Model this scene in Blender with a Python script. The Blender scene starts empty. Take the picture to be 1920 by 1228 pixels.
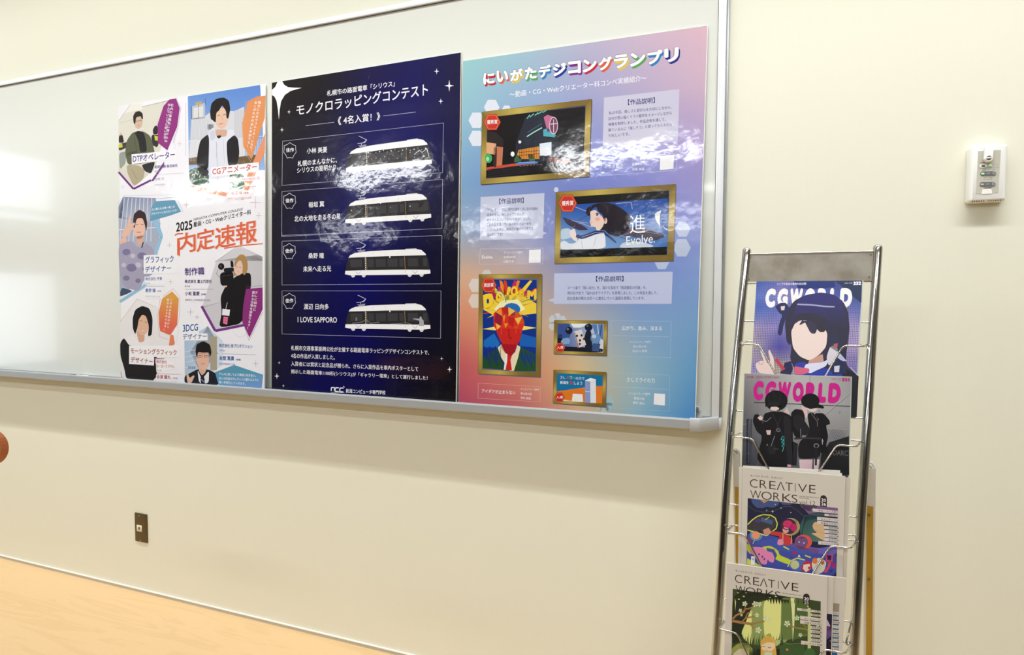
import bpy, bmesh, math, random
import numpy as np
from mathutils import Vector, Matrix
from mathutils.geometry import tessellate_polygon
random.seed(7)
scn = bpy.context.scene
COL = scn.collection
# ------------------------------------------------------------------ camera
W, H = 1920, 1228
FPX, YAW, PITCH, ROLL = 1156.705, .3703, .0477, .0031
CAM = np.array([0, -1.7964, 1.2349])
_cy, _sy, _cp, _sp = math.cos(YAW), math.sin(YAW), math.cos(PITCH), math.sin(PITCH)
FWD = np.array([-_sy * _cp, _cy * _cp, -_sp]); _r0 = np.array([_cy, _sy, 0]); _u0 = np.cross(_r0, FWD)
_c, _s = math.cos(ROLL), math.sin(ROLL)
RT = _c * _r0 + _s * _u0; UP = -_s * _r0 + _c * _u0
cd = bpy.data.cameras.new('camera'); cam = bpy.data.objects.new('camera', cd); COL.objects.link(cam)
cam.matrix_world = Matrix(((RT[0], UP[0], -FWD[0], CAM[0]), (RT[1], UP[1], -FWD[1], CAM[1]), (RT[2], UP[2], -FWD[2], CAM[2]), (0, 0, 0, 1)))
cd.sensor_width = 36; cd.lens = FPX / W * 36; cd.clip_start = .02
scn.camera = cam
def at(x, y, p0, n):
    """point of the plane (p0, n) that the photograph shows at pixel x, y"""
    d = FWD + RT * (x - W / 2) / FPX - UP * (y - H / 2) / FPX
    n = np.asarray(n, float)
    return CAM + d * (((np.asarray(p0) - CAM) @ n) / (d @ n))
# ------------------------------------------------------------------ world, lights, exposure
wd = bpy.data.worlds.new('world'); scn.world = wd; wd.use_nodes = True
wd.node_tree.nodes['Background'].inputs[0].default_value = (.75, .85, 1, 1)
wd.node_tree.nodes['Background'].inputs[1].default_value = 1.0
scn.view_settings.view_transform = 'Standard'; scn.view_settings.look = 'None'
scn.view_settings.gamma = 1; scn.view_settings.use_curve_mapping = False
scn.view_settings.exposure = 0.0
CEIL = 2.72
RX0, RX1, RY0 = -6.6, 2.6, -9.5
LC = (.96, .985, 1)
LAMPS = [  # name, x centre, y, length, width, watts, spread(deg), tilt towards the board wall, colour
    ('board_a', -1.8, -.60, 7.4, .028, 25, 84, 14, LC),
    ('board_fill', -1.8, -.64, 7.4, .028, 24, 150, 38, LC),  # added wide fill light, brightens the upper wall and board
    ('board_b', -1.8, -.30, 7.4, .012, .65, 44, 8, LC),
    ('board_c', -1.8, -.25, 7.4, .012, .65, 44, 7, LC),
    ('row1', -1.4, -2.10, 5.6, .03, 7.5, 64, 36, LC),
    ('row2a', -5.50, -3.4, 1.20, .08, 12.5, 180, 55, LC),
    ('row2b', -3.35, -3.4, 1.10, .08, 12.5, 180, 55, LC),
    ('row2c', -1.03, -3.4, 1.20, .075, 14, 180, 55, LC),
    ('row2d', 1.30, -3.4, 1.20, .08, 12.5, 180, 55, LC),
    ('row3a', -5.8, -6.4, 1.2, .07, 8, 180, 55, LC),
    ('row3b', -3.4, -6.4, 1.2, .07, 9, 180, 55, LC),
    ('row3c', -.85, -6.4, 1.2, .07, 9, 180, 55, LC),
    ('row4', -1.4, -8.6, 5.6, .05, 9, 180, 55, LC),
]
for nm, x, y, L, wdt, p, spr, tilt, c in LAMPS:
    ld = bpy.data.lights.new('lamp_' + nm, 'AREA'); ld.shape = 'RECTANGLE'; ld.size = L; ld.size_y = wdt
    ld.energy = p; ld.color = c; ld.spread = math.radians(spr)
    lo = bpy.data.objects.new('tube_light_' + nm, ld); COL.objects.link(lo); lo.location = (x, y, CEIL - .095); lo.rotation_euler = (math.radians(tilt), 0, 0)
# ------------------------------------------------------------------ helpers
def lin(c):
    return tuple((v / 12.92 if v <= .04045 else ((v + .055) / 1.055) ** 2.4) for v in [q / 255 for q in c])
def mat(name, col, rough=.5, metal=0, coat=0, emis=None, estr=0, spec=.5, bump=None, noise=None, attr=None, coat_rough=.05, stretch=(1, 1, 1)):
    m = bpy.data.materials.new(name); m.use_nodes = True; nt = m.node_tree; b = nt.nodes['Principled BSDF']
    b.inputs['Base Color'].default_value = (*lin(col), 1); b.inputs['Roughness'].default_value = rough
    b.inputs['Metallic'].default_value = metal; b.inputs['Specular IOR Level'].default_value = spec
    b.inputs['Coat Weight'].default_value = coat; b.inputs['Coat Roughness'].default_value = coat_rough
    if emis: b.inputs['Emission Color'].default_value = (*lin(emis), 1); b.inputs['Emission Strength'].default_value = estr
    tc = nt.nodes.new('ShaderNodeTexCoord'); mp = nt.nodes.new('ShaderNodeMapping'); mp.inputs['Scale'].default_value = stretch
    nt.links.new(tc.outputs['Object'], mp.inputs[0])
    if attr:
        a = nt.nodes.new('ShaderNodeAttribute'); a.attribute_name = attr
        nt.links.new(a.outputs['Color'], b.inputs['Base Color'])
    if noise:   # (scale, amount, colour 2)
        n = nt.nodes.new('ShaderNodeTexNoise'); n.inputs['Scale'].default_value = noise[0]; n.inputs['Detail'].default_value = 5
        nt.links.new(mp.outputs[0], n.inputs[0])
        mr = nt.nodes.new('ShaderNodeMapRange'); mr.inputs[1].default_value = .35; mr.inputs[2].default_value = .68
        mr.inputs[3].default_value = 0; mr.inputs[4].default_value = noise[1]; nt.links.new(n.outputs[0], mr.inputs[0])
        mx = nt.nodes.new('ShaderNodeMix'); mx.data_type = 'RGBA'
        mx.inputs[6].default_value = (*lin(col), 1); mx.inputs[7].default_value = (*lin(noise[2]), 1)
        nt.links.new(mr.outputs[0], mx.inputs[0]); nt.links.new(mx.outputs[2], b.inputs['Base Color'])
    if bump:    # list of (scale, strength, distance)
        prev = None
        for sc, st, dist in bump:
            n = nt.nodes.new('ShaderNodeTexNoise'); n.inputs['Scale'].default_value = sc; n.inputs['Detail'].default_value = 2
            nt.links.new(mp.outputs[0], n.inputs[0])
            bp = nt.nodes.new('ShaderNodeBump'); bp.inputs['Strength'].default_value = st; bp.inputs['Distance'].default_value = dist
            nt.links.new(n.outputs[0], bp.inputs['Height'])
            if prev: nt.links.new(prev.outputs[0], bp.inputs['Normal'])
            prev = bp
        nt.links.new(prev.outputs[0], b.inputs['Normal'])
        if coat: nt.links.new(prev.outputs[0], b.inputs['Coat Normal'])
    return m
class MB:
    """collects shapes; build() links them as one mesh object"""
    def __init__(s): s.v = []; s.f = []; s.sm = []
    def add(s, vs, fs, smooth=False):
        o = len(s.v); s.v += [tuple(map(float, v)) for v in vs]; s.f += [tuple(i + o for i in f) for f in fs]; s.sm += [smooth] * len(fs); return s
    def box(s, x0, x1, y0, y1, z0, z1, bev=0, seg=2):
        bm = bmesh.new(); bmesh.ops.create_cube(bm, size=1)
        for v in bm.verts: v.co = Vector(((x0 + x1) / 2 + v.co.x * (x1 - x0), (y0 + y1) / 2 + v.co.y * (y1 - y0), (z0 + z1) / 2 + v.co.z * (z1 - z0)))
        if bev: bmesh.ops.bevel(bm, geom=bm.edges[:], offset=bev, segments=seg, profile=.6, affect='EDGES')
        return s.bm(bm, bool(bev))
    def bm(s, bm, smooth=False):
        bm.verts.ensure_lookup_table(); bm.verts.index_update()
        s.add([v.co for v in bm.verts], [[v.index for v in f.verts] for f in bm.faces], smooth); bm.free(); return s
    def prism(s, ring, off):
        """solid from a planar ring of 3-D points pushed by the vector off"""
        n = len(ring); a = [np.array(p, float) for p in ring]; b = [p + np.array(off) for p in a]
        fs = [tuple(range(n)), tuple(range(2 * n - 1, n - 1, -1))] + [(i, i + n, (i + 1) % n + n, (i + 1) % n) for i in range(n)]
        return s.add(a + b, fs)
    def tube(s, pts, r, seg=12, caps=True):
        P = [Vector(p) for p in pts]; n = len(P); rr = r if isinstance(r, (list, tuple)) else [r] * n
        T = [(P[min(i + 1, n - 1)] - P[max(i - 1, 0)]).normalized() for i in range(n)]
        a = Vector((0, 0, 1)) if abs(T[0].z) < .9 else Vector((1, 0, 0)); N = T[0].cross(a).normalized(); vs = []
        for i in range(n):
            N = (N - T[i] * N.dot(T[i])).normalized(); B = T[i].cross(N)
            for k in range(seg):
                t = 2 * math.pi * k / seg; vs.append(P[i] + (N * math.cos(t) + B * math.sin(t)) * rr[i])
        fs = [(i * seg + k, i * seg + (k + 1) % seg, (i + 1) * seg + (k + 1) % seg, (i + 1) * seg + k) for i in range(n - 1) for k in range(seg)]
        if caps: fs += [tuple(range(seg - 1, -1, -1)), tuple((n - 1) * seg + k for k in range(seg))]
        return s.add(vs, fs, True)
    def build(s, name, m, parent=None, label=None):
        me = bpy.data.meshes.new(name); o = bpy.data.objects.new(name, me); COL.objects.link(o)
        L = Vector(parent_loc(parent)) if parent else Vector((0, 0, 0))
        me.from_pydata([Vector(v) - L for v in s.v], [], s.f); me.materials.append(m)
        me.polygons.foreach_set('use_smooth', s.sm)
        bm = bmesh.new(); bm.from_mesh(me); bmesh.ops.recalc_face_normals(bm, faces=bm.faces[:]); bm.to_mesh(me); bm.free()
        if any(s.sm):
            try: me.set_sharp_from_angle(angle=math.radians(50))
            except Exception: pass
        if parent: o.parent = parent
        if label: o['label'] = label
        return o
def parent_loc(p):
    v = Vector((0, 0, 0))
    while p: v = v + Vector(p.location); p = p.parent
    return v
def thing(name, label, cat, loc, group=None):
    o = bpy.data.objects.new(name, None); COL.objects.link(o); o.location = [float(q) for q in loc]; o.empty_display_size = .05
    o['label'] = label; o['category'] = cat
    if group: o['group'] = group
    return o
def struct(o): o['kind'] = 'structure'; return o
def fillet(pts, r, n=5):
    P = [Vector(p) for p in pts]; out = [P[0]]
    for i in range(1, len(P) - 1):
        a = P[i - 1] - P[i]; b = P[i + 1] - P[i]; q = min(r, a.length * .45, b.length * .45)
        A = P[i] + a.normalized() * q; B = P[i] + b.normalized() * q
        for k in range(n + 1):
            t = k / n; out.append(A * (1 - t) ** 2 + P[i] * 2 * t * (1 - t) + B * t * t)
    return out + [P[-1]]
# ---- flat print: shapes on one plane, each with its own colour, a few hundredths of a millimetre proud of each other
_font_cache = {}
def glyphs(txt, bold=0, shear=0):
    k = (txt, bold, shear)
    if k not in _font_cache:
        c = bpy.data.curves.new('t', 'FONT'); c.body = txt; c.resolution_u = 8 if len(txt) == 1 and txt.isascii() else 3 if len(txt) < 16 else 2; c.offset = bold; c.shear = shear
        o = bpy.data.objects.new('t', c); COL.objects.link(o)
        dg = bpy.context.evaluated_depsgraph_get(); ev = o.evaluated_get(dg); me = ev.to_mesh()
        v = np.empty(len(me.vertices) * 3); me.vertices.foreach_get('co', v); v = v.reshape(-1, 3)[:, :2]
        f = [tuple(p.vertices) for p in me.polygons]
        ev.to_mesh_clear(); bpy.data.objects.remove(o); bpy.data.curves.remove(c); _font_cache[k] = (v, f)
    return _font_cache[k]
def thick(v, f, b):
    """heavier strokes: the same glyphs laid over each other a hair apart"""
    ds = [(-b, 0), (b, 0)] if b < .012 else [(b * math.cos(t * math.pi / 2 + .785), b * math.sin(t * math.pi / 2 + .785)) for t in range(4)] if b < .04 else [(b * math.cos(t * math.pi / 4), b * math.sin(t * math.pi / 4)) for t in range(8)]
    n = len(v); V = np.vstack([v + np.array(d) for d in ds]); F = [tuple(i + n * k for i in g) for k in range(len(ds)) for g in f]
    return V, F, np.repeat(np.arange(len(ds)) * .12, n)
CJK = (.5, .357, 1.0)
STEP = 3.5e-5
class Print:
    def __init__(s, p0, n, gain=1.0):
        s.p0 = np.array(p0, float); n = np.array(n, float); n /= np.linalg.norm(n)
        if (CAM - s.p0) @ n < 0: n = -n
        s.n = n; s.v = []; s.f = []; s.c = []; s.fr = (0, 0, 1); s.lay = 0; s.gain = gain
    def frame(s, x, y, k): s.fr = (x, y, k); return s
    def px(s, x, y): return s.fr[0] + x / s.fr[2], s.fr[1] + y / s.fr[2]
    def w(s, x, y, lay):
        x, y = s.px(x, y)
        return at(x, y, s.p0 + s.n * (STEP * lay), s.n)
    def put(s, pts, faces, cols, lay):
        o = len(s.v); ly = np.broadcast_to(lay, len(pts)); s.v += [s.w(x, y, l) for (x, y), l in zip(pts, ly)]; s.f += [tuple(i + o for i in f) for f in faces]
        s.c += cols if isinstance(cols, list) else [cols] * len(pts)
    auto = False
    def sp(s, col, lay, *pts): s.poly(col, lay, *pts, soft=True)
    def poly(s, col, lay, *pts, soft=False):
        if len(pts) > 1: pts = list(pts)
        if len(pts) == 1: q = pts[0].split(); pts = [(float(q[i]), float(q[i + 1])) for i in range(0, len(q), 2)]
        if soft or (s.auto and len(pts) > 5):
            for _ in range(2):
                pts = [p for (ax, ay), (bx, by) in zip(pts, pts[1:] + pts[:1]) for p in ((ax * .84 + bx * .16, ay * .84 + by * .16), (ax * .16 + bx * .84, ay * .16 + by * .84))] if isinstance(pts, list) else pts
        tr = tessellate_polygon([[Vector((x, y, 0)) for x, y in pts]])
        s.put(pts, [tuple(t) for t in tr], col, lay)
    def grad(s, lay, c4, quad, n=8):
        """c4 = colours TL TR BR BL, quad = corners in that order"""
        pts = []; cols = []
        for j in range(n + 1):
            for i in range(n + 1):
                a, b = i / n, j / n; wt = ((1 - a) * (1 - b), a * (1 - b), a * b, (1 - a) * b)
                pts.append(tuple(sum(wt[k] * quad[k][d] for k in range(4)) for d in (0, 1)))
                cols.append(tuple(sum(wt[k] * c4[k][d] for k in range(4)) for d in (0, 1, 2)))
        s.put(pts, [(j * (n + 1) + i, j * (n + 1) + i + 1, (j + 1) * (n + 1) + i + 1, (j + 1) * (n + 1) + i) for j in range(n) for i in range(n)], cols, lay)
    def field(s, lay, rows, vs, quad, nx=16, ny=40):
        """colour field: rows of colours at heights vs (0 top .. 1 bottom)"""
        pts = []; cols = []; R = np.array(rows, float); m = R.shape[1]
        for j in range(ny + 1):
            b = j / ny; row = np.array([[np.interp(b, vs, R[:, k, d]) for d in range(3)] for k in range(m)])
            for i in range(nx + 1):
                a = i / nx; wt = ((1 - a) * (1 - b), a * (1 - b), a * b, (1 - a) * b)
                pts.append(tuple(sum(wt[k] * quad[k][d] for k in range(4)) for d in (0, 1)))
                cols.append(tuple(np.interp(a * (m - 1), range(m), row[:, d]) for d in range(3)))
        s.put(pts, [(j * (nx + 1) + i, j * (nx + 1) + i + 1, (j + 1) * (nx + 1) + i + 1, (j + 1) * (nx + 1) + i) for j in range(ny) for i in range(nx)], cols, lay)
    def ell(s, col, lay, cx, cy, rx, ry=None, n=20, a0=0, a1=360):
        ry = rx if ry is None else ry
        pts = [(cx + rx * math.cos(math.radians(a0 + (a1 - a0) * k / n)), cy + ry * math.sin(math.radians(a0 + (a1 - a0) * k / n))) for k in range(n if a1 - a0 == 360 else n + 1)]
        s.put(pts, [tuple(range(len(pts)))], col, lay)
    def line(s, col, lay, w, *pts):
        if len(pts) == 1: q = pts[0].split(); pts = [(float(q[i]), float(q[i + 1])) for i in range(0, len(q), 2)]
        for (x0, y0), (x1, y1) in zip(pts, pts[1:]):
            d = math.hypot(x1 - x0, y1 - y0) or 1; nx, ny = -(y1 - y0) / d * w / 2, (x1 - x0) / d * w / 2
            s.put([(x0 + nx, y0 + ny), (x1 + nx, y1 + ny), (x1 - nx, y1 - ny), (x0 - nx, y0 - ny)], [(0, 1, 2, 3)], col, lay)
    def dots(s, col, lay, r, *pts):
        for x, y in pts: s.ell(col, lay, x, y, r, n=6)
    def plus(s, col, lay, x, y, r, w=2.5): s.line(col, lay, w, (x - r, y), (x + r, y)); s.line(col, lay, w, (x, y - r * 1.1), (x, y + r * 1.1))
    def star(s, col, lay, x, y, rx, ry=None, q=.16):
        ry = ry or rx * 1.25; pts = []
        for k in range(8):
            t = math.pi / 4 * k; f = 1 if k % 2 == 0 else q * 1.4; pts.append((x + rx * f * math.cos(t), y + ry * f * math.sin(t)))
        s.poly(col, lay, *pts)
    def text(s, txt, col, lay, x0, y0, x1, y1, h, h1=None, bold=0, shear=0, slant=0):
        """baseline x0,y0 -> x1,y1, body height h (left) to h1 (right)"""
        h1 = h if h1 is None else h1
        v, f = glyphs(txt, min(bold, 0), shear)
        if not len(v): return
        dl = 0
        if bold > 0: v, f, dl = thick(v, f, bold)
        xa, xb = v[:, 0].min(), v[:, 0].max(); ya, yb = v[:, 1].min(), v[:, 1].max()
        if txt.isascii(): ya = min(0, 0)
        a = (v[:, 0] - xa) / max(xb - xa, 1e-6); b = (v[:, 1] - ya) / max(yb - ya, 1e-6)
        X = x0 + (x1 - x0) * a + slant * b; Y = y0 + (y1 - y0) * a - (h + (h1 - h) * a) * b
        s.put(list(zip(X, Y)), f, col, lay + dl)
    def vtext(s, txt, col, lay, x0, y0, x1, y1, sz, bold=0.011):
        """upright characters stacked from x0,y0 to x1,y1"""
        n = len(txt)
        for i, ch in enumerate(txt):
            t = (i + .5) / n; x = x0 + (x1 - x0) * t; y = y0 + (y1 - y0) * t; k = .45 if ch in '。、' else 1
            if ch == 'ー': s.line(col, lay, sz * .12, (x, y - sz * .38), (x, y + sz * .38)); continue
            v, f = glyphs(ch); v, f, dl = thick(v, f, bold)
            s.put([(x + (a - CJK[0]) * sz * CJK[2] + (sz * .55 if k < 1 else 0), y - (b - CJK[1]) * sz * CJK[2] - (sz * .55 if k < 1 else 0)) for a, b in v], f, col, lay + dl)
    def build(s, name, m, parent):
        me = bpy.data.meshes.new(name); o = bpy.data.objects.new(name, me); COL.objects.link(o)
        L = np.array(parent_loc(parent)); me.from_pydata([tuple(v - L) for v in s.v], [], s.f); me.materials.append(m)
        C = np.clip(np.array(s.c, float) / 255, 0, 1); C = np.where(C <= .04045, C / 12.92, ((C + .055) / 1.055) ** 2.4) * s.gain
        ca = me.color_attributes.new('print', 'FLOAT_COLOR', 'POINT')
        ca.data.foreach_set('color', np.hstack([C, np.ones((len(C), 1))]).ravel())
        # every face looks out of the plane
        flip = []
        for p in me.polygons:
            if np.dot(np.array(p.normal), s.n) < 0: flip.append(p.index)
        if flip:
            bm = bmesh.new(); bm.from_mesh(me); bm.faces.ensure_lookup_table()
            bmesh.ops.reverse_faces(bm, faces=[bm.faces[i] for i in flip]); bm.to_mesh(me); bm.free()
        o.parent = parent
        return o
# ------------------------------------------------------------------ materials
M = {}
M['wall'] = mat('wall_vinyl', (228, 226, 208), .75, bump=[(1, .35, .0006)], stretch=(420, 420, 25))
M['room'] = mat('room_paint', (146, 143, 134), .8, noise=(2, .2, (134, 131, 122)))
M['ceil'] = mat('ceiling_board', (205, 206, 204), .9, noise=(60, .3, (188, 188, 184)))
M['base'] = mat('baseboard_vinyl', (196, 192, 176), .5, noise=(9, .2, (180, 176, 160)))
M['basetop'] = mat('baseboard_bead', (250, 248, 238), .3, noise=(9, .1, (240, 238, 230)))
M['board'] = mat('enamel_board', (215, 217, 210), .2, spec=.45, coat=.4, coat_rough=.06, bump=[(3.5, .05, .004)], noise=(1.5, .3, (210, 212, 205)))
M['alu'] = mat('satin_aluminium', (226, 229, 232), .32, .15, noise=(30, .2, (214, 218, 221)), stretch=(.05, 1, 1))
M['tray'] = mat('tray_aluminium', (172, 176, 178), .42, .3, noise=(30, .3, (160, 164, 166)), stretch=(.05, 1, 1))
M['cap'] = mat('grey_plastic', (188, 190, 192), .4, noise=(40, .2, (178, 180, 182)))
M['groove'] = mat('dark_groove', (105, 98, 88), .8, noise=(20, .3, (90, 84, 76)))
M['foam'] = mat('foam_board_edge', (232, 231, 226), .8, noise=(60, .4, (205, 203, 197)))
M['print'] = mat('laminated_print', (255, 255, 255), .45, spec=.06, coat=1, coat_rough=.09, attr='print', bump=[(60, .16, .0011), (16, .3, .003), (5, .3, .007)])
M['cover'] = mat('magazine_cover_print', (255, 255, 255), .38, spec=.4, coat=.15, coat_rough=.2, attr='print', bump=[(12, .15, .002)])
M['matt'] = mat('matt_print', (255, 255, 255), .6, spec=.3, attr='print', bump=[(12, .1, .001)])
M['paper'] = mat('page_edges', (226, 221, 208), .8, noise=(300, .35, (205, 200, 186)), stretch=(.1, 6, .1))
M['paper2'] = mat('matt_cover_paper', (214, 206, 192), .8, noise=(20, .2, (206, 198, 184)))
M['greenpaper'] = mat('pale_green_page_edges', (196, 206, 194), .7, noise=(300, .35, (176, 188, 176)))
M['chrome'] = mat('chrome', (205, 205, 203), .09, 1, noise=(18, .35, (182, 178, 172)), bump=[(9, .05, .002)])
M['panel'] = mat('dull_steel_panel', (150, 145, 134), .5, .75, noise=(26, .8, (122, 112, 98)), bump=[(40, .06, .001)])
M['yellow'] = mat('yellow_film', (196, 160, 48), .5, noise=(14, .5, (172, 136, 34)))
M['black'] = mat('black_plastic', (26, 24, 24), .4, noise=(40, .3, (40, 38, 36)))
M['white'] = mat('white_plastic', (240, 240, 236), .38, noise=(40, .15, (232, 232, 226)))
M['plate'] = mat('grey_beige_plate', (192, 190, 175), .5, noise=(40, .2, (184, 181, 166)))
M['bronze'] = mat('bronze_plate', (98, 82, 52), .36, .55, noise=(25, .4, (82, 68, 44)))
M['screw'] = mat('screw_steel', (160, 150, 130), .35, .8, noise=(60, .3, (130, 122, 108)))
M['ivory'] = mat('ivory_plastic', (226, 219, 188), .45, noise=(40, .2, (214, 206, 176)))
M['led'] = mat('green_led', (170, 230, 150), .4, emis=(150, 235, 130), estr=.35, noise=(40, .1, (160, 220, 140)))
M['button'] = mat('slate_button', (104, 108, 112), .45, noise=(40, .2, (96, 100, 104)))
M['wood'] = mat('orange_plywood', (196, 112, 62), .45, noise=(6, .6, (166, 86, 42)), stretch=(1, 1, 8))
M['floor'] = None
def floor_mat():
    m = bpy.data.materials.new('pale_wood_floor'); m.use_nodes = True; nt = m.node_tree; b = nt.nodes['Principled BSDF']
    b.inputs['Roughness'].default_value = .42; b.inputs['Specular IOR Level'].default_value = .35
    tc = nt.nodes.new('ShaderNodeTexCoord'); mp = nt.nodes.new('ShaderNodeMapping'); mp.inputs['Scale'].default_value = (.55, 5, 1)
    nt.links.new(tc.outputs['Object'], mp.inputs[0])
    n1 = nt.nodes.new('ShaderNodeTexNoise'); n1.inputs['Scale'].default_value = 2.2; n1.inputs['Detail'].default_value = 3; n1.inputs['Distortion'].default_value = 1.6
    nt.links.new(mp.outputs[0], n1.inputs[0])
    mu = nt.nodes.new('ShaderNodeMath'); mu.operation = 'MULTIPLY'; mu.inputs[1].default_value = 22; nt.links.new(n1.outputs[0], mu.inputs[0])
    sn = nt.nodes.new('ShaderNodeMath'); sn.operation = 'SINE'; nt.links.new(mu.outputs[0], sn.inputs[0])
    mr = nt.nodes.new('ShaderNodeMapRange'); mr.inputs[1].default_value = .2; mr.inputs[2].default_value = 1; mr.inputs[4].default_value = .3; nt.links.new(sn.outputs[0], mr.inputs[0])
    n2 = nt.nodes.new('ShaderNodeTexNoise'); n2.inputs['Scale'].default_value = 40; n2.inputs['Detail'].default_value = 4; nt.links.new(mp.outputs[0], n2.inputs[0])
    ad = nt.nodes.new('ShaderNodeMath'); ad.operation = 'MULTIPLY_ADD'; ad.inputs[1].default_value = .35; nt.links.new(n2.outputs[0], ad.inputs[0]); nt.links.new(mr.outputs[0], ad.inputs[2])
    mx = nt.nodes.new('ShaderNodeMix'); mx.data_type = 'RGBA'; mx.inputs[6].default_value = (*lin((220, 188, 142)), 1); mx.inputs[7].default_value = (*lin((202, 168, 120)), 1)
    nt.links.new(ad.outputs[0], mx.inputs[0]); nt.links.new(mx.outputs[2], b.inputs['Base Color'])
    return m
M['floor'] = floor_mat()
M['glass'] = mat('daylit_frosted_pane', (235, 242, 250), .3, emis=(226, 240, 255), estr=3.2, noise=(3, .2, (225, 235, 245)))
# ------------------------------------------------------------------ room
struct(MB().box(RX0, RX1, 0, .1, 0, CEIL).build('wall_back', M['wall']))
struct(MB().box(RX0 - .1, RX1 + .1, RY0 - .1, .1, -.1, 0).build('floor', M['floor']))
struct(MB().box(RX0 - .1, RX1 + .1, RY0 - .1, .1, CEIL, CEIL + .1).build('ceiling', M['ceil']))
struct(MB().box(RX1, RX1 + .1, RY0, .1, 0, CEIL).build('wall_right', M['room']))
struct(MB().box(RX0 - .1, RX1 + .1, RY0 - .1, RY0, 0, CEIL).build('wall_front', M['room']))
# the left wall with two window openings, one above the other
WY0, WY1 = -2.46, -1.45
lw = MB()
for y0, y1, z0, z1 in ((RY0, WY0, 0, CEIL), (WY1, .1, 0, CEIL), (WY0, WY1, 0, .56), (WY0, WY1, 1.48, 1.96), (WY0, WY1, 2.62, CEIL)):
    lw.box(RX0 - .1, RX0, y0, y1, z0, z1)
struct(lw.build('wall_left', M['room']))
for k, (z0, z1) in enumerate(((.56, 1.48), (1.96, 2.62))):
    w = bpy.data.objects.new('window_%d' % (k + 1), None); COL.objects.link(w); w.location = (RX0, (WY0 + WY1) / 2, z0); struct(w)
    MB().box(RX0 - .07, RX0 - .06, WY0 + .02, WY1 - .02, z0 + .02, z1 - .02).build('pane', M['glass'], w)
    fr = MB()
    for a in ((WY0, WY0 + .025, z0, z1), (WY1 - .025, WY1, z0, z1), (WY0 + .025, WY1 - .025, z0, z0 + .025), (WY0 + .025, WY1 - .025, z1 - .025, z1)):
        fr.box(RX0 - .09, RX0 - .04, *a)
    if k: fr.box(RX0 - .09, RX0 - .04, WY0 + .025, WY1 - .025, 2.04, 2.10)
    fr.build('window_frame', M['alu'], w)
bb = bpy.data.objects.new('baseboard_back', None); COL.objects.link(bb); struct(bb)
MB().box(RX0, RX1, -.004, 0, 0, .012).build('skirting_strip', M['base'], bb)
MB().box(RX0, RX1, -.006, -.0005, .012, .0155).build('bead', M['basetop'], bb)
# ceiling lights
NAMES = {'board_fill': 'added slim fill lamp over the whiteboard, farthest from the wall of the four slim ones', 'board_a': 'slim white ceiling lamp over the whiteboard, second of the four slim ones from the room', 'board_b': 'slim white ceiling lamp over the whiteboard, third of the four slim ones from the room',
         'board_c': 'slim white ceiling lamp closest to the whiteboard wall', 'row1': 'long louvred ceiling lamp in the row above the photographer',
         'row2a': 'wide ceiling lamp in the row behind the photographer, nearest the windows', 'row2b': 'wide ceiling lamp in the row behind the photographer, second from the windows', 'row2c': 'wide ceiling lamp in the row behind the photographer, third from the windows', 'row2d': 'wide ceiling lamp in the row behind the photographer, farthest from the windows', 'row3a': 'short ceiling lamp in the row before the far wall, nearest the windows', 'row3b': 'short ceiling lamp in the row before the far wall, middle of three', 'row3c': 'short ceiling lamp in the row before the far wall, farthest from the windows', 'row4': 'long white ceiling lamp nearest the far wall'}
for nm, x, y, L, wdt, *_ in LAMPS:
    t = thing('ceiling_lamp', NAMES[nm], 'ceiling lamp', (x, y, CEIL - .07), 'ceiling lamps')
    hw = wdt / 2 + .006
    MB().box(x - L / 2 - .02, x + L / 2 + .02, y - hw, y + hw, CEIL - .07, CEIL - .0005, .002, 1).build('lamp_housing', M['white'], t)
# ------------------------------------------------------------------ whiteboard
BX0, BX1 = -3.70, -.078
wb = thing('whiteboard', 'wide off-white enamel whiteboard with aluminium frame on the wall', 'whiteboard', (-1.9, 0, .88))
MB().box(BX0 + .0076, BX1 - .0076, -.0199, -.0002, .885, 2.175).build('board_surface', M['board'], wb)
MB().box(BX0 + .02, BX1 - .0197, -.030, -.0201, 2.1665, 2.183, .0015).box(BX0, BX1 - .0205, -.0200, -.0005, 2.1755, 2.183).build('top_frame', M['alu'], wb)
MB().box(BX0, BX1 - .02, -.0215, -.0201, 2.1645, 2.1664).build('top_groove', M['groove'], wb)
for s0, nm in ((BX1 - .0195, 'right'), (BX0, 'left')):
    fr = MB().box(s0, s0 + .0195, -.030, -.0201, .885, 2.183, .0015).box(s0 + (.012 if nm == 'right' else 0), s0 + (.0195 if nm == 'right' else .0075)    , -.0200, -.0005, .885, 2.183)
    if nm == 'right': fr.box(s0 + .004, s0 + .0055, -.0312, -.0298, .9, 2.18)
    fr.build('side_frame', M['alu'], wb)
MB().box(BX1 - .0004, BX1 + .0072, -.010, -.0005, .907, 2.183, .001, 1).build('frame_flange', M['tray'], wb)  # darker tray grey puts the shade of the frame's side into its colour
MB().box(BX1 - .0209, BX1 - .0196, -.0225, -.0201, .90, 2.165).build('side_groove', M['groove'], wb)
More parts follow.
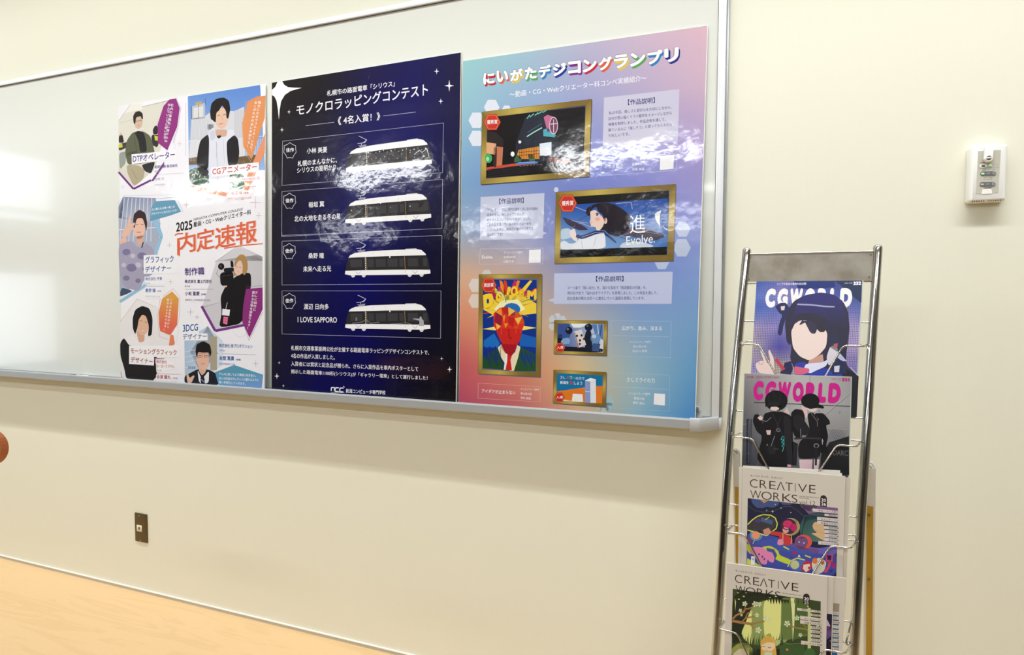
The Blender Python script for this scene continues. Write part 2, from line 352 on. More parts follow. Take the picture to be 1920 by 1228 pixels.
# tray: floor plate, rounded front lip
prof = [(-.0201, .905), (-.0201, .8785), (-.068, .8785), (-.0735, .8795), (-.0755, .8825), (-.0755, .9045), (-.0742, .9085), (-.0708, .9095), (-.0685, .9075), (-.068, .9035), (-.068, .889), (-.023, .889), (-.023, .905)]
TX1 = -.150
tr = MB().prism([(BX0 + .03, y, z) for y, z in prof], (TX1 - BX0 - .03, 0, 0)).build('marker_tray', M['tray'], wb)
def cap_path(s, path, w=.0055, z0=.8755, z1=.9125):
    n = len(path); nr = []
    for i in range(n):
        a = np.array(path[max(i - 1, 0)]); b = np.array(path[min(i + 1, n - 1)]); d = (b - a) / np.linalg.norm(b - a); nr.append(np.array([-d[1], d[0]]))
    sec = [(0, z0 + .001), (.001, z0), (w, z0), (w, z1 - .003), (w - .001, z1 - .0005), (w * .5, z1), (.0015, z1 - .001), (0, z1 - .0045)]
    vs = []; m = len(sec)
    for i in range(n):
        for q, z in sec: p = np.array(path[i]) + nr[i] * q; vs.append((p[0], p[1], z))
    fs = [(i * m + k, i * m + (k + 1) % m, (i + 1) * m + (k + 1) % m, (i + 1) * m + k) for i in range(n - 1) for k in range(m)] + [tuple(range(m)), tuple((n - 1) * m + k for k in range(m))]
    return s.add(vs, fs, True)
def arc(c, r, a0, a1, n=6): return [(c[0] + r * math.cos(math.radians(a0 + (a1 - a0) * k / n)), c[1] + r * math.sin(math.radians(a0 + (a1 - a0) * k / n))) for k in range(n + 1)]
cp = MB(); path = [(TX1, -.0785), (-.128, -.0785)] + arc((-.128, -.0705), .008, -85, -45, 4) + [(-.079, -.0315)]
cap_path(cp, path)
cp.prism([(TX1, -.073, .8757), (-.125, -.073, .8757), (-.083, -.03, .8757), (-.083, -.0201, .8757), (TX1, -.0201, .8757)], (0, 0, .012))
cp.build('corner_cap', M['cap'], wb)
MB().box(-.0785, -.0700, -.0325, -.0005, .876, .907, .001, 1).build('end_bracket', M['cap'], wb)
MB().box(-.1225, -.084, -.0235, -.0201, .906, .911).build('inner_rail', M['tray'], wb)
for (x, y) in ((1353, 221), (1352.3, 731), (1355, 482)):
    p = at(x, y, (0, -.0101, 0), (0, 1, 0)); MB().box(p[0] - .0012, p[0] + .0012, -.0108, -.0098, p[2] - .0015, p[2] + .0015, .0004, 1).build('frame_screw', M['screw'], wb)
# magnet and pens
mg = at(1305.5, 768, (0, -.021, 0), (0, 1, 0))
mt = thing('board_magnet', 'grey round magnet low on the whiteboard beside the pastel poster', 'magnet', (mg[0], -.0205, mg[2]))
def disc(cx, cz, r, y0, y1, n=28, b=.0012):
    m = MB(); ring = [(r - b, y0 * 0 + y1), (r, y1 + b), (r, y0)]
    m.tube([(cx, y0, cz), (cx, y1 + b, cz), (cx, y1, cz)], [r, r, r - b], n); return m
disc(mg[0], mg[2], .0115, -.0204, -.0275).build('magnet_body', M['cap'], mt)
mk = MB()
for k in range(-2, 3): mk.box(mg[0] - .006, mg[0] + .0075, -.0281, -.0274, mg[2] + k * .0034 - .0007, mg[2] + k * .0034 + .0007)
mk.build('ridges', M['button'], mt)
for x0, x1, yy, lab, bc in ((97, 122, 699.5, 'white whiteboard pen with black cap, left of the two on the tray', 'black'), (124, 141, 702.5, 'white whiteboard pen with black cap, right of the two on the tray', 'black')):
    a = at(x0, yy, (0, -.058, 0), (0, 1, 0)); b = at(x1, yy + 1, (0, -.058, 0), (0, 1, 0)); z = .8895 + .008; l = .13 if x0 == 97 else .06
    a = np.array([a[0], -.058, z]); t = thing('whiteboard_pen', lab, 'pen', a, 'pens on the whiteboard tray')
    e = a + np.array([.115, 0, 0])
    if x0 != 97: a = a + np.array([0.0, .018, 0]); e = e + np.array([0.0, .018, 0])
    MB().tube([a + (e - a) * .33, a + (e - a) * .93, e], [.0078, .0078, .0065], 14).build('barrel', M['white'], t)
    MB().tube([a, a + (e - a) * .02, a + (e - a) * .34], [.006, .008, .008], 14).build('pen_cap', M[bc], t)
    MB().tube([e - np.array([.001, 0, 0]), e + np.array([.006, 0, 0])], [.0072, .006], 14).build('end_plug', M[bc], t)
# ------------------------------------------------------------------ posters
PP0 = (0, -.0255, 1.99); PN = (0, -1, .0266)
def poster(label, quad, back=(0, 0, 0)):
    """foam board with a laminated print; quad = TL TR BR BL in photograph pixels on the leaning plane"""
    P = Print(PP0, PN, .82)
    c = [at(x, y, PP0, P.n) for x, y in quad]
    base = (c[2] + c[3]) / 2 - P.n * .003
    t = thing('poster', label, 'poster', base)
    q = [p - P.n * .0001 for p in c]
    # outline of the board, nibbled a little along its top edge
    ring = [q[0]]
    for k in range(1, 14):
        p = q[0] + (q[1] - q[0]) * (k / 14 + random.uniform(-.02, .02)); ring.append(p + np.array([0, 0, random.uniform(-.0012, .0004)]))
    ring += [q[1], q[2], q[3]]
    MB().prism(ring, -P.n * .005).build('foam_board', M['foam'], t)
    return P, t
exec_posters = []
WHITE = (246, 246, 249)
# --- poster 1: white job-offer news poster
P, t1 = poster('white poster with student portraits and orange headline, leftmost of the three on the whiteboard', [(222, 198.5), (497.5, 159), (495.5, 738), (228.5, 722)])
P.field(0, [[(240, 238, 248), (246, 245, 250)], [(246, 246, 249), (244, 243, 250)], [(243, 243, 248), (240, 241, 250)]], [0, .5, 1], [(222, 198.5), (497.5, 159), (495.5, 738), (228.5, 722)], 6, 14)
P.frame(210, 150, 4.0933)
# photograph of the man in the olive jacket
P.poly((222, 218, 206), 2, '50 300 130 190 228 178 232 203 438 152 350 340 380 510 322 690 168 820 50 700')
P.poly((236, 233, 222), 3, '52 205 130 188 228 178 232 225 60 262')
P.poly((238, 236, 240), 4, '50 198 138 188 52 312')
P.line((150, 120, 180), 5, 2, '52 312 140 188')
P.line((180, 175, 160), 3, 5, '232 205 438 158'); P.line((190, 186, 172), 3, 3, '60 330 170 300')
P.sp((60, 58, 55), 4, '50 490 150 470 150 500 52 548'); P.poly((205, 205, 70), 5, '50 495 78 488 82 515 52 522'); P.poly((205, 205, 70), 5, '325 425 352 432 350 468 330 462'); P.line((225, 210, 90), 5, 4, '372 488 412 520')
P.sp((38, 34, 38), 4, '52 440 60 420 80 420 92 470 85 482 52 482'); P.ell((215, 180, 155), 5, 68, 415, 8, 11); P.sp((40, 35, 40), 4, '312 385 328 352 350 350 352 415 318 418')
P.sp((45, 45, 48), 3, '300 420 372 420 350 520 310 500')
P.sp((150, 160, 150), 3, '52 560 110 545 105 640 60 690')
P.line((112, 48, 128), 6, 15, '50 706 165 836 300 768'); P.poly((112, 48, 128), 6, '300 775 400 625 400 655 318 775')
P.sp((92, 96, 74), 5, '158 400 112 466 100 560 120 650 200 645 332 625 326 540 296 430 240 392')
P.sp((74, 78, 58), 6, '112 560 190 540 185 560 118 585'); P.line((70, 72, 55), 6, 4, '170 440 190 540 185 640')
P.sp((30, 28, 32), 6, '172 402 200 390 242 400 262 470 268 550 215 556 205 470')
P.sp((178, 168, 138), 6, '112 650 205 655 252 690 242 760 168 818 118 716'); P.sp((34, 32, 36), 7, '225 650 330 625 322 660 300 720 252 700')
P.line((150, 140, 115), 7, 4, '150 680 190 760')
P.ell((212, 182, 160), 7, 202, 325, 33, 50); P.sp((30, 26, 28), 8, '165 330 162 275 180 245 210 237 235 255 238 300 228 300 220 278 185 285 178 340')
P.line((60, 55, 55), 9, 3, '180 312 200 318 206 312 232 308'); P.line((170, 110, 100), 9, 3, '195 352 214 349'); P.line((235, 235, 235), 9, 4, '180 385 246 370')
P.line((120, 80, 140), 8, 2, '490 132 528 215 505 368 468 482')
P.poly((146, 46, 128), 8, '440 150 490 140 520 215 500 360 425 540 380 505 352 480 350 340 395 200')
P.vtext('社内の雰囲気に溶け込み', WHITE, 9, 464, 180, 412, 482, 24); P.vtext('学んでいこうと思います。', WHITE, 9, 440, 180, 398, 480, 23)
P.poly(WHITE, 10, '150 571 490 538 491 605 152 646')
P.text('DTPオペレーター', (82, 46, 140), 11, 160, 632, 482, 598, 55, bold=.022)
P.text('昭栄印刷 株式会社', (84, 62, 140), 9, 328, 680, 504, 667, 24, bold=.02)
P.text('新潟県', (150, 140, 170), 9, 328, 708, 375, 704, 13); P.text('佐野 匠', (175, 160, 190), 9, 330, 772, 400, 766, 20); P.text('新潟県立高校', (200, 190, 208), 9, 328, 812, 408, 806, 12)  # pale ink: the wash of a reflection is put into these lines' colour
P.line((180, 165, 195), 8, 1.6, '330 728 550 713'); P.line((170, 165, 175), 8, 2, '567 170 567 585')
for y in range(455, 535, 14): P.dots((130, 90, 140), 8, 2, (482 + 2 * math.sin(y), y))
P.plus((210, 170, 130), 8, 517, 489, 19); P.plus((205, 175, 140), 8, 571, 957, 20); P.plus((215, 150, 130), 8, 1100, 940, 42); P.plus((215, 150, 130), 8, 1127, 1040, 22); P.plus((205, 205, 225), 8, 82, 820, 15)
# photograph of the man in the white hoodie
P.grad(2, [(104, 148, 215), (92, 135, 210), (150, 185, 232), (165, 195, 235)], [(582, 125), (1137, 38), (1175, 690), (590, 700)], 8)
P.poly(WHITE, 3, '1137 36 1180 30 1180 112')
P.poly((215, 216, 222), 4, '608 300 700 288 765 238 945 238 1012 205 1034 440 1012 640 592 640 600 470')
for k in range(13): P.line((186, 188, 200), 5, 3, (940 + k * 8, 228), (940 + k * 9, 450))
for k in range(16): P.line((190, 192, 204), 5, 2.5, (612 + k * 10, 300), (604 + k * 10, 470))
P.poly((188, 192, 200), 5, '612 202 712 176 716 288 612 300'); P.poly((222, 222, 222), 6, '625 215 700 200 700 280 625 290'); P.poly((190, 165, 120), 6, '640 170 690 162 690 184 640 196'); P.line((70, 70, 80), 6, 3, '716 140 718 190')
P.line((60, 60, 70), 6, 3, '612 202 612 300 716 290'); P.line((60, 60, 70), 6, 3, '665 190 665 296')
for k in range(5): P.poly((70, 72, 82), 6, (735 + k * 9, 340), (741 + k * 9, 340), (741 + k * 9, 380), (735 + k * 9, 380))
for k in range(17): P.line((236, 236, 240), 6, 3, (592 + k * 9, 460), (592 + k * 9, 625)); P.line((236, 236, 240), 6, 3, (960 + k * 12, 450), (960 + k * 12, 590))
P.line((236, 236, 240), 6, 4, '590 470 745 455'); P.line((236, 236, 240), 6, 4, '960 450 1160 430')
P.poly((120, 98, 70), 6, '590 600 660 590 660 650 590 652'); P.poly((112, 90, 60), 6, '960 590 1125 570 1110 640 1010 660 960 640')
P.sp((48, 82, 52), 6, '588 690 650 668 760 740 745 815 600 800')
for k in range(9): P.line((220, 228, 222), 7, 5, (600 + k * 14, 712 + (k % 3) * 18), (618 + k * 12, 700 + (k % 2) * 24))
P.sp((58, 105, 62), 6, '890 725 1010 720 1020 830 900 860'); 
for k in range(6): P.line((200, 215, 200), 7, 4, (905 + k * 18, 760 + (k % 2) * 18), (915 + k * 18, 790))
P.line((232, 152, 112), 8, 30, '598 822 1010 905'); P.poly((232, 152, 112), 8, '1005 915 1018 780 1175 410 1172 560 1040 860')
P.sp((226, 228, 240), 7, '738 400 780 360 800 430 860 430 900 380 936 384 942 420 905 470 892 640 905 735 892 838 745 815 742 640')
P.sp((205, 208, 224), 8, '745 405 780 375 800 440 760 470'); P.line((190, 192, 208), 9, 4, '800 470 815 800'); P.line((200, 202, 216), 9, 3, '855 460 862 640'); P.line((200, 202, 216), 9, 3, '806 480 800 600')
P.sp((24, 22, 30), 8, '735 416 678 462 656 560 650 655 740 700 746 450'); P.sp((24, 22, 30), 8, '938 420 968 452 978 560 962 650 892 662 882 560 880 470')
P.sp((24, 22, 30), 8, '650 655 700 660 745 700 735 740 690 735 660 690')
P.sp((214, 172, 148), 8, '790 380 885 380 880 432 825 440 800 430'); P.sp((28, 24, 28), 9, '800 428 838 424 836 440 815 450')
P.ell((230, 192, 168), 9, 840, 292, 52, 82); P.sp((24, 20, 24), 10, '752 250 762 180 802 142 860 133 898 160 908 225 892 300 878 290 876 240 845 190 822 235 800 250 796 330 775 310 758 300')
P.line((60, 40, 40), 11, 4, '808 276 830 270'); P.line((60, 40, 40), 11, 4, '852 268 874 262'); P.line((190, 110, 100), 11, 5, '822 340 852 332'); P.line((200, 150, 130), 11, 3, '842 280 848 306')
P.poly((226, 148, 92), 9, '1040 165 1110 128 1178 120 1172 290 1070 612 1008 510 1000 330')
P.line((235, 190, 160), 9, 2, '1030 160 995 330 1000 520 1070 632')
P.vtext('戦力になるクリエイターになり、', WHITE, 10, 1134, 160, 1062, 560, 24); P.vtext('あこがれの作品に参加する！', WHITE, 10, 1106, 160, 1042, 520, 23)
P.poly(WHITE, 12, '760 671 1126 630 1128 702 765 745'); P.text('CGアニメーター', (196, 66, 76), 13, 770, 728, 1112, 690, 53, bold=.02)
P.poly(WHITE, 12, '882 755 1140 735 1140 768 884 784'); P.text('株式会社 UnknownCASE', (222, 120, 128), 13, 886, 779, 1133, 763, 25, bold=.015)
P.poly(WHITE, 12, '880 795 925 792 925 815 880 818'); P.text('東京都', (225, 160, 165), 13, 884, 813, 922, 811, 14)
P.poly(WHITE, 12, '880 856 1060 846 1062 908 880 924'); P.text('小池 智也', (192, 50, 66), 13, 884, 882, 998, 875, 30, bold=.025); P.text('1年制', (192, 70, 80), 13, 1010, 876, 1052, 873, 15, bold=.03)
P.text('長野県下諏訪向陽高校 出身', (226, 150, 156), 13, 884, 918, 1068, 910, 15); P.line((215, 160, 150), 9, 1.8, '890 828 1155 812')
for k in range(22): a = math.radians(20 + k * 10); P.dots((205, 160, 90), 8, 2.2, (620 + 62 * math.cos(a), 838 + 58 * math.sin(a)))
# photograph of the waving woman
P.grad(2, [(128, 142, 170), (150, 160, 186), (196, 202, 214), (170, 178, 200)], [(85, 898), (335, 905), (372, 1100), (50, 1060)], 4)
P.poly((172, 180, 200), 2, '50 1050 372 1095 345 1400 250 1500 130 1610 60 1660'); P.poly((128, 142, 170), 2, '50 970 86 898 86 1062 50 1060')
for k in range(8): P.line((214, 218, 228), 3, 6, (95 + k * 30, 905), (60 + k * 34, 1240))
P.line((225, 228, 234), 4, 6, '50 1150 370 1130')
P.line((190, 195, 225), 4, 2, '40 960 88 888 500 880')
P.line((150, 196, 226), 5, 24, '60 1702 250 1580 380 1200'); P.poly((150, 196, 226), 5, '300 1060 352 1075 392 1195 372 1215')
P.ell((236, 192, 172), 6, 208, 1135, 46, 86); P.sp((58, 40, 42), 7, '160 1120 166 1030 208 994 255 1018 272 1100 262 1165 252 1110 235 1060 190 1062 172 1140')
P.line((70, 50, 50), 8, 3.5, '182 1110 200 1108'); P.line((70, 50, 50), 8, 3.5, '222 1106 240 1108'); P.line((200, 90, 90), 8, 6, '190 1168 222 1168')
P.sp((232, 188, 168), 8, '72 1200 84 1160 116 1120 128 1050 142 1048 140 1108 172 1092 180 1104 150 1140 140 1180 105 1208')
P.sp((232, 188, 168), 6, '60 1225 100 1200 120 1240 62 1275'); P.sp((222, 176, 158), 6, '185 1200 245 1190 238 1260 195 1270')
P.sp((168, 164, 188), 7, '50 1300 62 1258 150 1232 195 1285 240 1280 262 1250 322 1300 335 1420 325 1480 250 1530 205 1622 90 1590 56 1480')
for (x, y, r) in ((110, 1320, 32), (230, 1350, 36), (150, 1440, 40), (260, 1450, 28), (110, 1520, 26), (200, 1540, 22)): P.ell((126, 122, 158), 8, x, y, r, r * .8, 9)
for (x, y, r) in ((160, 1350, 20), (200, 1420, 24), (90, 1420, 18), (290, 1380, 16)): P.ell((198, 194, 212), 8, x, y, r, r * .9, 9)
P.line((40, 36, 42), 9, 8, '240 1245 228 1288'); P.sp((64, 82, 108), 7, '62 1630 76 1592 160 1618 120 1640 64 1662')
P.poly((104, 160, 190), 8, '290 1085 300 985 328 932 482 920 530 1010 440 1042'); P.line((130, 175, 205), 8, 2, '330 912 498 898 545 1015')
P.text('人に頼られる唯一無二の', WHITE, 9, 302, 1005, 482, 980, 19, bold=.015); P.text('デザイナーになりたいです！', WHITE, 9, 302, 1038, 500, 1008, 19, bold=.015)
for k in range(9): P.dots((170, 190, 220), 8, 2, (400 + 38 * math.cos(k * .25 - .9), 1100 + 90 * math.sin(k * .25 - .9)))
# headline
P.text('2025', (38, 34, 36), 9, 492, 1163, 616, 1142, 68, bold=.03); P.text('NIIGATA COMPUTER COLLEGE', (40, 36, 40), 9, 624, 1080, 1006, 998, 18, shear=.25, bold=.006)
P.text('動画・CG・Webクリエイター科', (34, 30, 32), 9, 627, 1130, 1066, 1032, 40, bold=.02)
for dx, col, ly in ((7, (240, 176, 150), 9), (0, (226, 104, 72), 10)):
    P.text('内', col, ly, 500 + dx, 1345, 640 + dx, 1312, 158, bold=.012); P.text('定', col, ly, 648 + dx, 1322, 785 + dx, 1290, 165, bold=.012)
    P.text('速', col, ly, 790 + dx, 1300, 945 + dx, 1270, 170, bold=.012); P.text('報', col, ly, 950 + dx, 1272, 1110 + dx, 1242, 175, bold=.012)
P.line((226, 104, 72), 10, 9, '482 1192 500 1180 545 1178'); P.line((226, 104, 72), 10, 9, '518 1240 516 1352'); P.line((226, 104, 72), 10, 8, '860 1292 1010 1268 1158 1256')
P.frame(210, 440, 4.0933)
P.poly(WHITE, 10, '243 158 487 148 487 300 243 300'); P.text('グラフィック', (48, 76, 158), 11, 256, 220, 473, 212, 54, bold=.022); P.text('デザイナー', (48, 76, 158), 11, 254, 292, 454, 278, 48, bold=.022)
P.poly(WHITE, 9, '250 322 390 320 390 380 250 382'); P.text('株式会社 平賀', (74, 106, 184), 10, 256, 352, 384, 350, 27, bold=.022); P.text('東京都', (150, 160, 200), 10, 256, 380, 292, 380, 13)
P.line((120, 130, 180), 9, 1.8, '256 395 405 395'); P.poly(WHITE, 9, '250 408 390 408 390 490 250 490'); P.text('桑野 瞳', (60, 96, 178), 10, 256, 442, 334, 442, 30, bold=.022); P.text('1年制', (100, 120, 180), 10, 344, 441, 377, 440, 15, bold=.02); P.text('新潟中央高校 出身', (160, 172, 206), 10, 256, 480, 368, 482, 14)
P.plus((165, 190, 215), 9, 440, 80, 18); P.plus((215, 160, 140), 9, 449, 361, 18)
P.text('制作職', (78, 36, 124), 9, 558, 314, 709, 308, 60, bold=.025); P.text('株式会社 富士巧芸社', (72, 42, 112), 9, 558, 372, 766, 372, 27, bold=.025); P.text('東京都', (150, 130, 170), 9, 558, 402, 600, 403, 13)
P.line((130, 100, 150), 9, 1.8, '558 418 776 418'); P.text('小松 聖愛', (72, 42, 112), 9, 560, 466, 672, 467, 31, bold=.025); P.text('2年制', (80, 60, 120), 9, 683, 466, 720, 466, 16, bold=.02); P.text('長野県立上伊那農業高校 出身', (150, 130, 175), 9, 560, 508, 753, 510, 15)
# photograph of the camera operator
P.grad(2, [(214, 212, 216), (200, 197, 200), (202, 200, 206), (214, 212, 220)], [(800, 200), (1155, 150), (1155, 420), (690, 560)], 3); P.poly((214, 212, 216), 2, '800 202 970 92 1155 170 1155 200'); P.poly((206, 204, 212), 2, '688 558 1155 415 1010 690 792 728')
P.poly(WHITE, 3, '950 60 1160 60 1160 172 970 84 800 200 790 190')
P.line((150, 120, 160), 4, 2.5, '790 210 970 84 1155 172'); P.line((120, 54, 138), 6, 20, '688 548 792 738 1012 694')
P.sp((22, 20, 26), 5, '934 330 1010 290 1066 296 1068 400 1032 520 1000 682 820 716 842 600 832 478 868 400 915 380')
P.ell((232, 196, 178), 6, 970, 258, 35, 54); P.sp((176, 138, 84), 7, '938 225 952 180 985 150 1018 156 1040 205 1042 270 1020 312 1000 300 1004 230 982 185 960 215 945 250')
P.sp((176, 138, 84), 5, '930 270 948 250 960 310 935 318'); P.line((60, 40, 40), 8, 3, '952 248 964 247'); P.line((60, 40, 40), 8, 3, '978 250 990 252'); P.line((190, 90, 90), 8, 3, '960 284 974 284')
P.sp((20, 20, 24), 8, '828 292 930 278 936 380 862 402 832 378'); P.sp((28, 28, 32), 8, '858 256 935 250 935 285 858 288'); P.ell((24, 24, 28), 8, 838, 244, 24, 26); P.ell((70, 70, 78), 9, 834, 242, 9, 10, 10)
P.sp((26, 26, 30), 9, '908 198 930 205 934 250 912 250'); P.line((110, 110, 118), 8, 3, '815 268 800 300 828 330'); P.line((70, 70, 76), 9, 3, '845 320 920 308'); P.sp((230, 190, 170), 9, '850 392 885 390 880 402 860 404')
P.line((235, 235, 240), 9, 3, '885 520 872 575'); P.poly((238, 238, 242), 9, '848 568 906 576 900 624 844 616'); P.poly((232, 120, 160), 9, '856 628 890 632 884 690 852 680'); P.line((150, 40, 80), 10, 4, '862 645 880 650'); P.line((150, 40, 80), 10, 4, '860 662 878 667')
P.poly((140, 48, 124), 8, '1028 416 1156 406 1156 572 1055 790 1000 672 1005 560'); P.line((150, 80, 150), 8, 2, '1156 390 1026 402'); P.line((150, 80, 150), 8, 2, '1156 595 1052 812 1018 715')
P.vtext('テレビ制作に', WHITE, 9, 1110, 432, 1092, 588, 24); P.vtext('携わる仕事を頑張ります！', WHITE, 9, 1088, 432, 1046, 730, 23)
for k in range(12): P.dots((150, 110, 160), 9, 2, (925 + k * 10, 738 + 48 * math.sin(k * .26)))
P.plus((150, 150, 200), 9, 603, 593, 24); P.plus((150, 130, 180), 9, 652, 632, 15); P.plus((150, 160, 190), 9, 1104, 990, 20)
# photograph of the long-haired man
P.poly((236, 234, 236), 2, '60 670 195 495 345 560 460 640 440 860 345 1130 70 1110'); P.line((222, 160, 140), 3, 2.5, '62 670 192 494 340 556'); P.line((222, 120, 90), 3, 5, '68 1055 80 1108')
P.sp((240, 238, 242), 4, '105 815 150 760 205 820 300 790 282 862 120 862'); P.sp((26, 24, 28), 5, '62 830 92 790 135 856 300 862 342 870 345 1128 110 1112 95 1030 64 930')
P.poly((150, 120, 150), 6, '325 945 400 950 395 990 330 990'); P.ell((228, 184, 158), 6, 236, 688, 50, 84); P.sp((216, 170, 146), 5, '185 730 250 760 248 820 205 830')
P.sp((22, 20, 22), 7, '158 640 178 575 232 545 288 565 312 640 306 770 275 782 284 700 262 625 232 612 205 650 195 715 178 768 160 720')
P.line((50, 36, 36), 8, 3.5, '212 662 232 660'); P.line((50, 36, 36), 8, 3.5, '252 668 268 674'); P.line((246, 240, 238), 8, 6, '226 730 250 738'); P.line((180, 80, 80), 8, 2, '222 726 252 734')
P.line((226, 150, 120), 8, 2, '470 412 520 480 520 608 505 690'); P.line((226, 150, 120), 8, 2, '470 412 370 490 350 620 365 782 435 805')
P.grad(8, [(224, 166, 74), (224, 160, 80), (228, 112, 84), (226, 104, 84)], [(385, 490), (512, 490), (500, 690), (362, 690)], 4)
P.poly((224, 166, 74), 8, '385 490 462 435 512 490'); P.poly((227, 108, 84), 8, '362 690 500 690 455 760 440 770 370 740'); P.poly((224, 130, 80), 7, '385 490 358 600 362 690')
P.poly((230, 134, 96), 8, '448 765 472 772 482 838 450 862 436 855'); P.vtext('このまま生涯かけて', WHITE, 9, 456, 488, 428, 722, 21); P.vtext('好きなことやります！', WHITE, 9, 432, 488, 404, 742, 21)
for k in range(10): P.dots((150, 110, 140), 8, 2, (500 + 10 * math.sin(k * .5), 700 + k * 14))
P.poly(WHITE, 10, '131 853 508 850 508 944 322 938 322 1004 131 992')
P.text('モーショングラフィック', (160, 52, 66), 11, 143, 912, 496, 928, 45, bold=.022); P.text('デザイナー', (160, 52, 66), 11, 144, 978, 312, 994, 42, bold=.022)
P.poly(WHITE, 9, '336 956 425 956 482 995 482 1030 385 1052 340 1052'); P.text('株式会社', (190, 56, 70), 10, 341, 986, 420, 990, 26, bold=.02); P.text('ヨーヨーミラクル', (190, 56, 70), 10, 341, 1019, 478, 1023, 24, bold=.02); P.text('東京都', (200, 130, 140), 10, 342, 1046, 380, 1048, 13)
P.line((200, 110, 110), 9, 1.8, '340 1066 530 1072'); P.poly(WHITE, 9, '338 1076 510 1078 510 1120 400 1120 338 1118'); P.text('赤澤 蘭丸', (190, 56, 70), 10, 343, 1106, 450, 1109, 31, bold=.025); P.text('1年制', (190, 80, 90), 10, 464, 1109, 502, 1111, 16, bold=.02)
P.text('新潟県立新潟高校 出身', (200, 130, 150), 10, 343, 1136, 500, 1140, 14)
# photograph of the man in the suit
P.grad(2, [(170, 196, 226), (196, 214, 236), (206, 218, 232), (182, 200, 222)], [(555, 815), (735, 700), (852, 900), (560, 1130)], 4); P.poly((206, 218, 234), 2, '735 702 852 820 852 960 780 1060 700 1100 600 900')
P.poly((172, 164, 142), 3, '752 780 806 782 806 1040 755 1040'); P.poly((214, 226, 240), 3, '806 790 852 830 850 1000 806 1030')
for k in range(4):
    P.poly((120, 146, 186), 4, (585 + k * 15, 1010), (595 + k * 15, 1008), (595 + k * 15, 1030), (585 + k * 15, 1032)); P.line((222, 230, 240), 3, 4, (560, 900 + k * 40), (655, 880 + k * 40))
P.line((180, 110, 80), 4, 4, '800 910 815 910'); P.sp((30, 32, 44), 5, '556 1085 640 1040 668 1030 745 1035 810 1072 822 1162 556 1142')
P.sp((236, 238, 244), 6, '655 1032 690 1112 745 1040 742 1142 668 1140'); P.sp((34, 36, 52), 7, '678 1095 694 1088 710 1096 712 1154 684 1152'); P.line((210, 212, 222), 8, 3, '684 1110 706 1130'); P.sp((218, 178, 158), 6, '660 1005 735 1005 715 1060 690 1080 668 1050')
P.ell((228, 186, 164), 7, 698, 955, 48, 82); P.sp((26, 24, 28), 8, '640 890 650 840 700 816 752 842 764 905 752 940 744 902 700 905 660 900 650 948')
P.line((90, 50, 55), 9, 3, '655 912 692 908 692 940 658 942 655 912'); P.line((90, 50, 55), 9, 3, '706 908 744 906 744 938 706 940 706 908'); P.line((190, 110, 110), 9, 4, '682 992 712 990'); P.line((50, 36, 40), 9, 4, '666 928 684 927'); P.line((50, 36, 40), 9, 4, '714 926 734 926')
P.sp((230, 186, 164), 7, '572 1060 580 1058 596 1100 626 1078 634 1086 612 1135 584 1142 574 1110')
P.poly(WHITE, 10, '537 684 664 678 667 756 733 758 735 812 537 812'); P.text('3DCG', (42, 92, 166), 11, 544, 744, 660, 734, 52, bold=.025); P.text('デザイナー', (42, 92, 166), 11, 543, 805, 728, 800, 44, bold=.02)
P.text('株式会社 旭プロダクション', (62, 104, 178), 9, 821, 864, 1078, 872, 29, bold=.02); P.text('東京都', (150, 165, 205), 9, 824, 894, 866, 896, 13); P.line((120, 140, 180), 9, 1.8, '850 914 1102 922')
P.text('本間 篤貴', (52, 96, 176), 9, 822, 964, 937, 966, 34, bold=.025); P.text('1年制', (80, 110, 170), 9, 950, 967, 987, 968, 16, bold=.02); P.text('開志学園高校 出身', (130, 160, 210), 9, 822, 998, 944, 1003, 16)
P.grad(8, [(86, 156, 184), (100, 160, 200), (128, 160, 222), (110, 170, 214)], [(790, 1055), (1160, 1075), (1148, 1180), (822, 1164)], 4); P.poly((88, 156, 186), 8, '790 1055 938 1000 1160 1075')
P.text('アニメに対してより真剣に向き合い、', WHITE, 9, 820, 1078, 1104, 1092, 21, bold=.015); P.text('多くの作品のクレジットに載れるように', WHITE, 9, 822, 1112, 1126, 1126, 21, bold=.015); P.text('精一杯努力していきます。', WHITE, 9, 822, 1142, 1026, 1154, 21, bold=.015)
P.build('printed_sheet', M['print'], t1)

# --- poster 2: navy tram contest poster
P, t2 = poster('dark navy poster with four white tram drawings, middle of the three on the whiteboard', [(509.8, 155), (864.6, 98), (855.4, 764), (509.2, 742)])
Q2 = [(509.8, 155.2), (864, 98.4), (854.6, 764), (509.2, 742)]
P.field(0, [[(24, 20, 20), (18, 15, 24), (10, 9, 66), (10, 9, 86), (22, 20, 62)], [(22, 18, 28), (10, 9, 46), (6, 6, 92), (8, 8, 92), (14, 13, 62)], [(24, 19, 34), (8, 8, 74), (4, 4, 98), (10, 9, 66), (16, 14, 34)],
            [(26, 22, 34), (8, 8, 70), (6, 5, 84), (10, 9, 46), (12, 11, 24)], [(20, 18, 46), (4, 4, 82), (4, 4, 76), (10, 9, 34), (12, 11, 18)]], [0, .25, .5, .75, 1], Q2, 20, 30)
WT = (250, 250, 252)
P.frame(0, 0, 1); P.poly(WT, 3, '520.3 153.6 529 152.2 533 159 540 163.4 551 164.4 565.6 164.6 545 170.5 534 178 527 190 524.3 206 523 224.5 521.2 206 518.5 189 514.5 181 510 178.2 510 168.4 516 163')
P.frame(500, 90, 3.508)
for x, y, r in ((147, 420, 13), (101, 538, 13), (1118, 153, 17), (1201, 248, 31), (1145, 350, 16)): P.star(WT, 3, x, y, r)
P.line((90, 90, 130), 3, 1.5, '668 205 676 178')
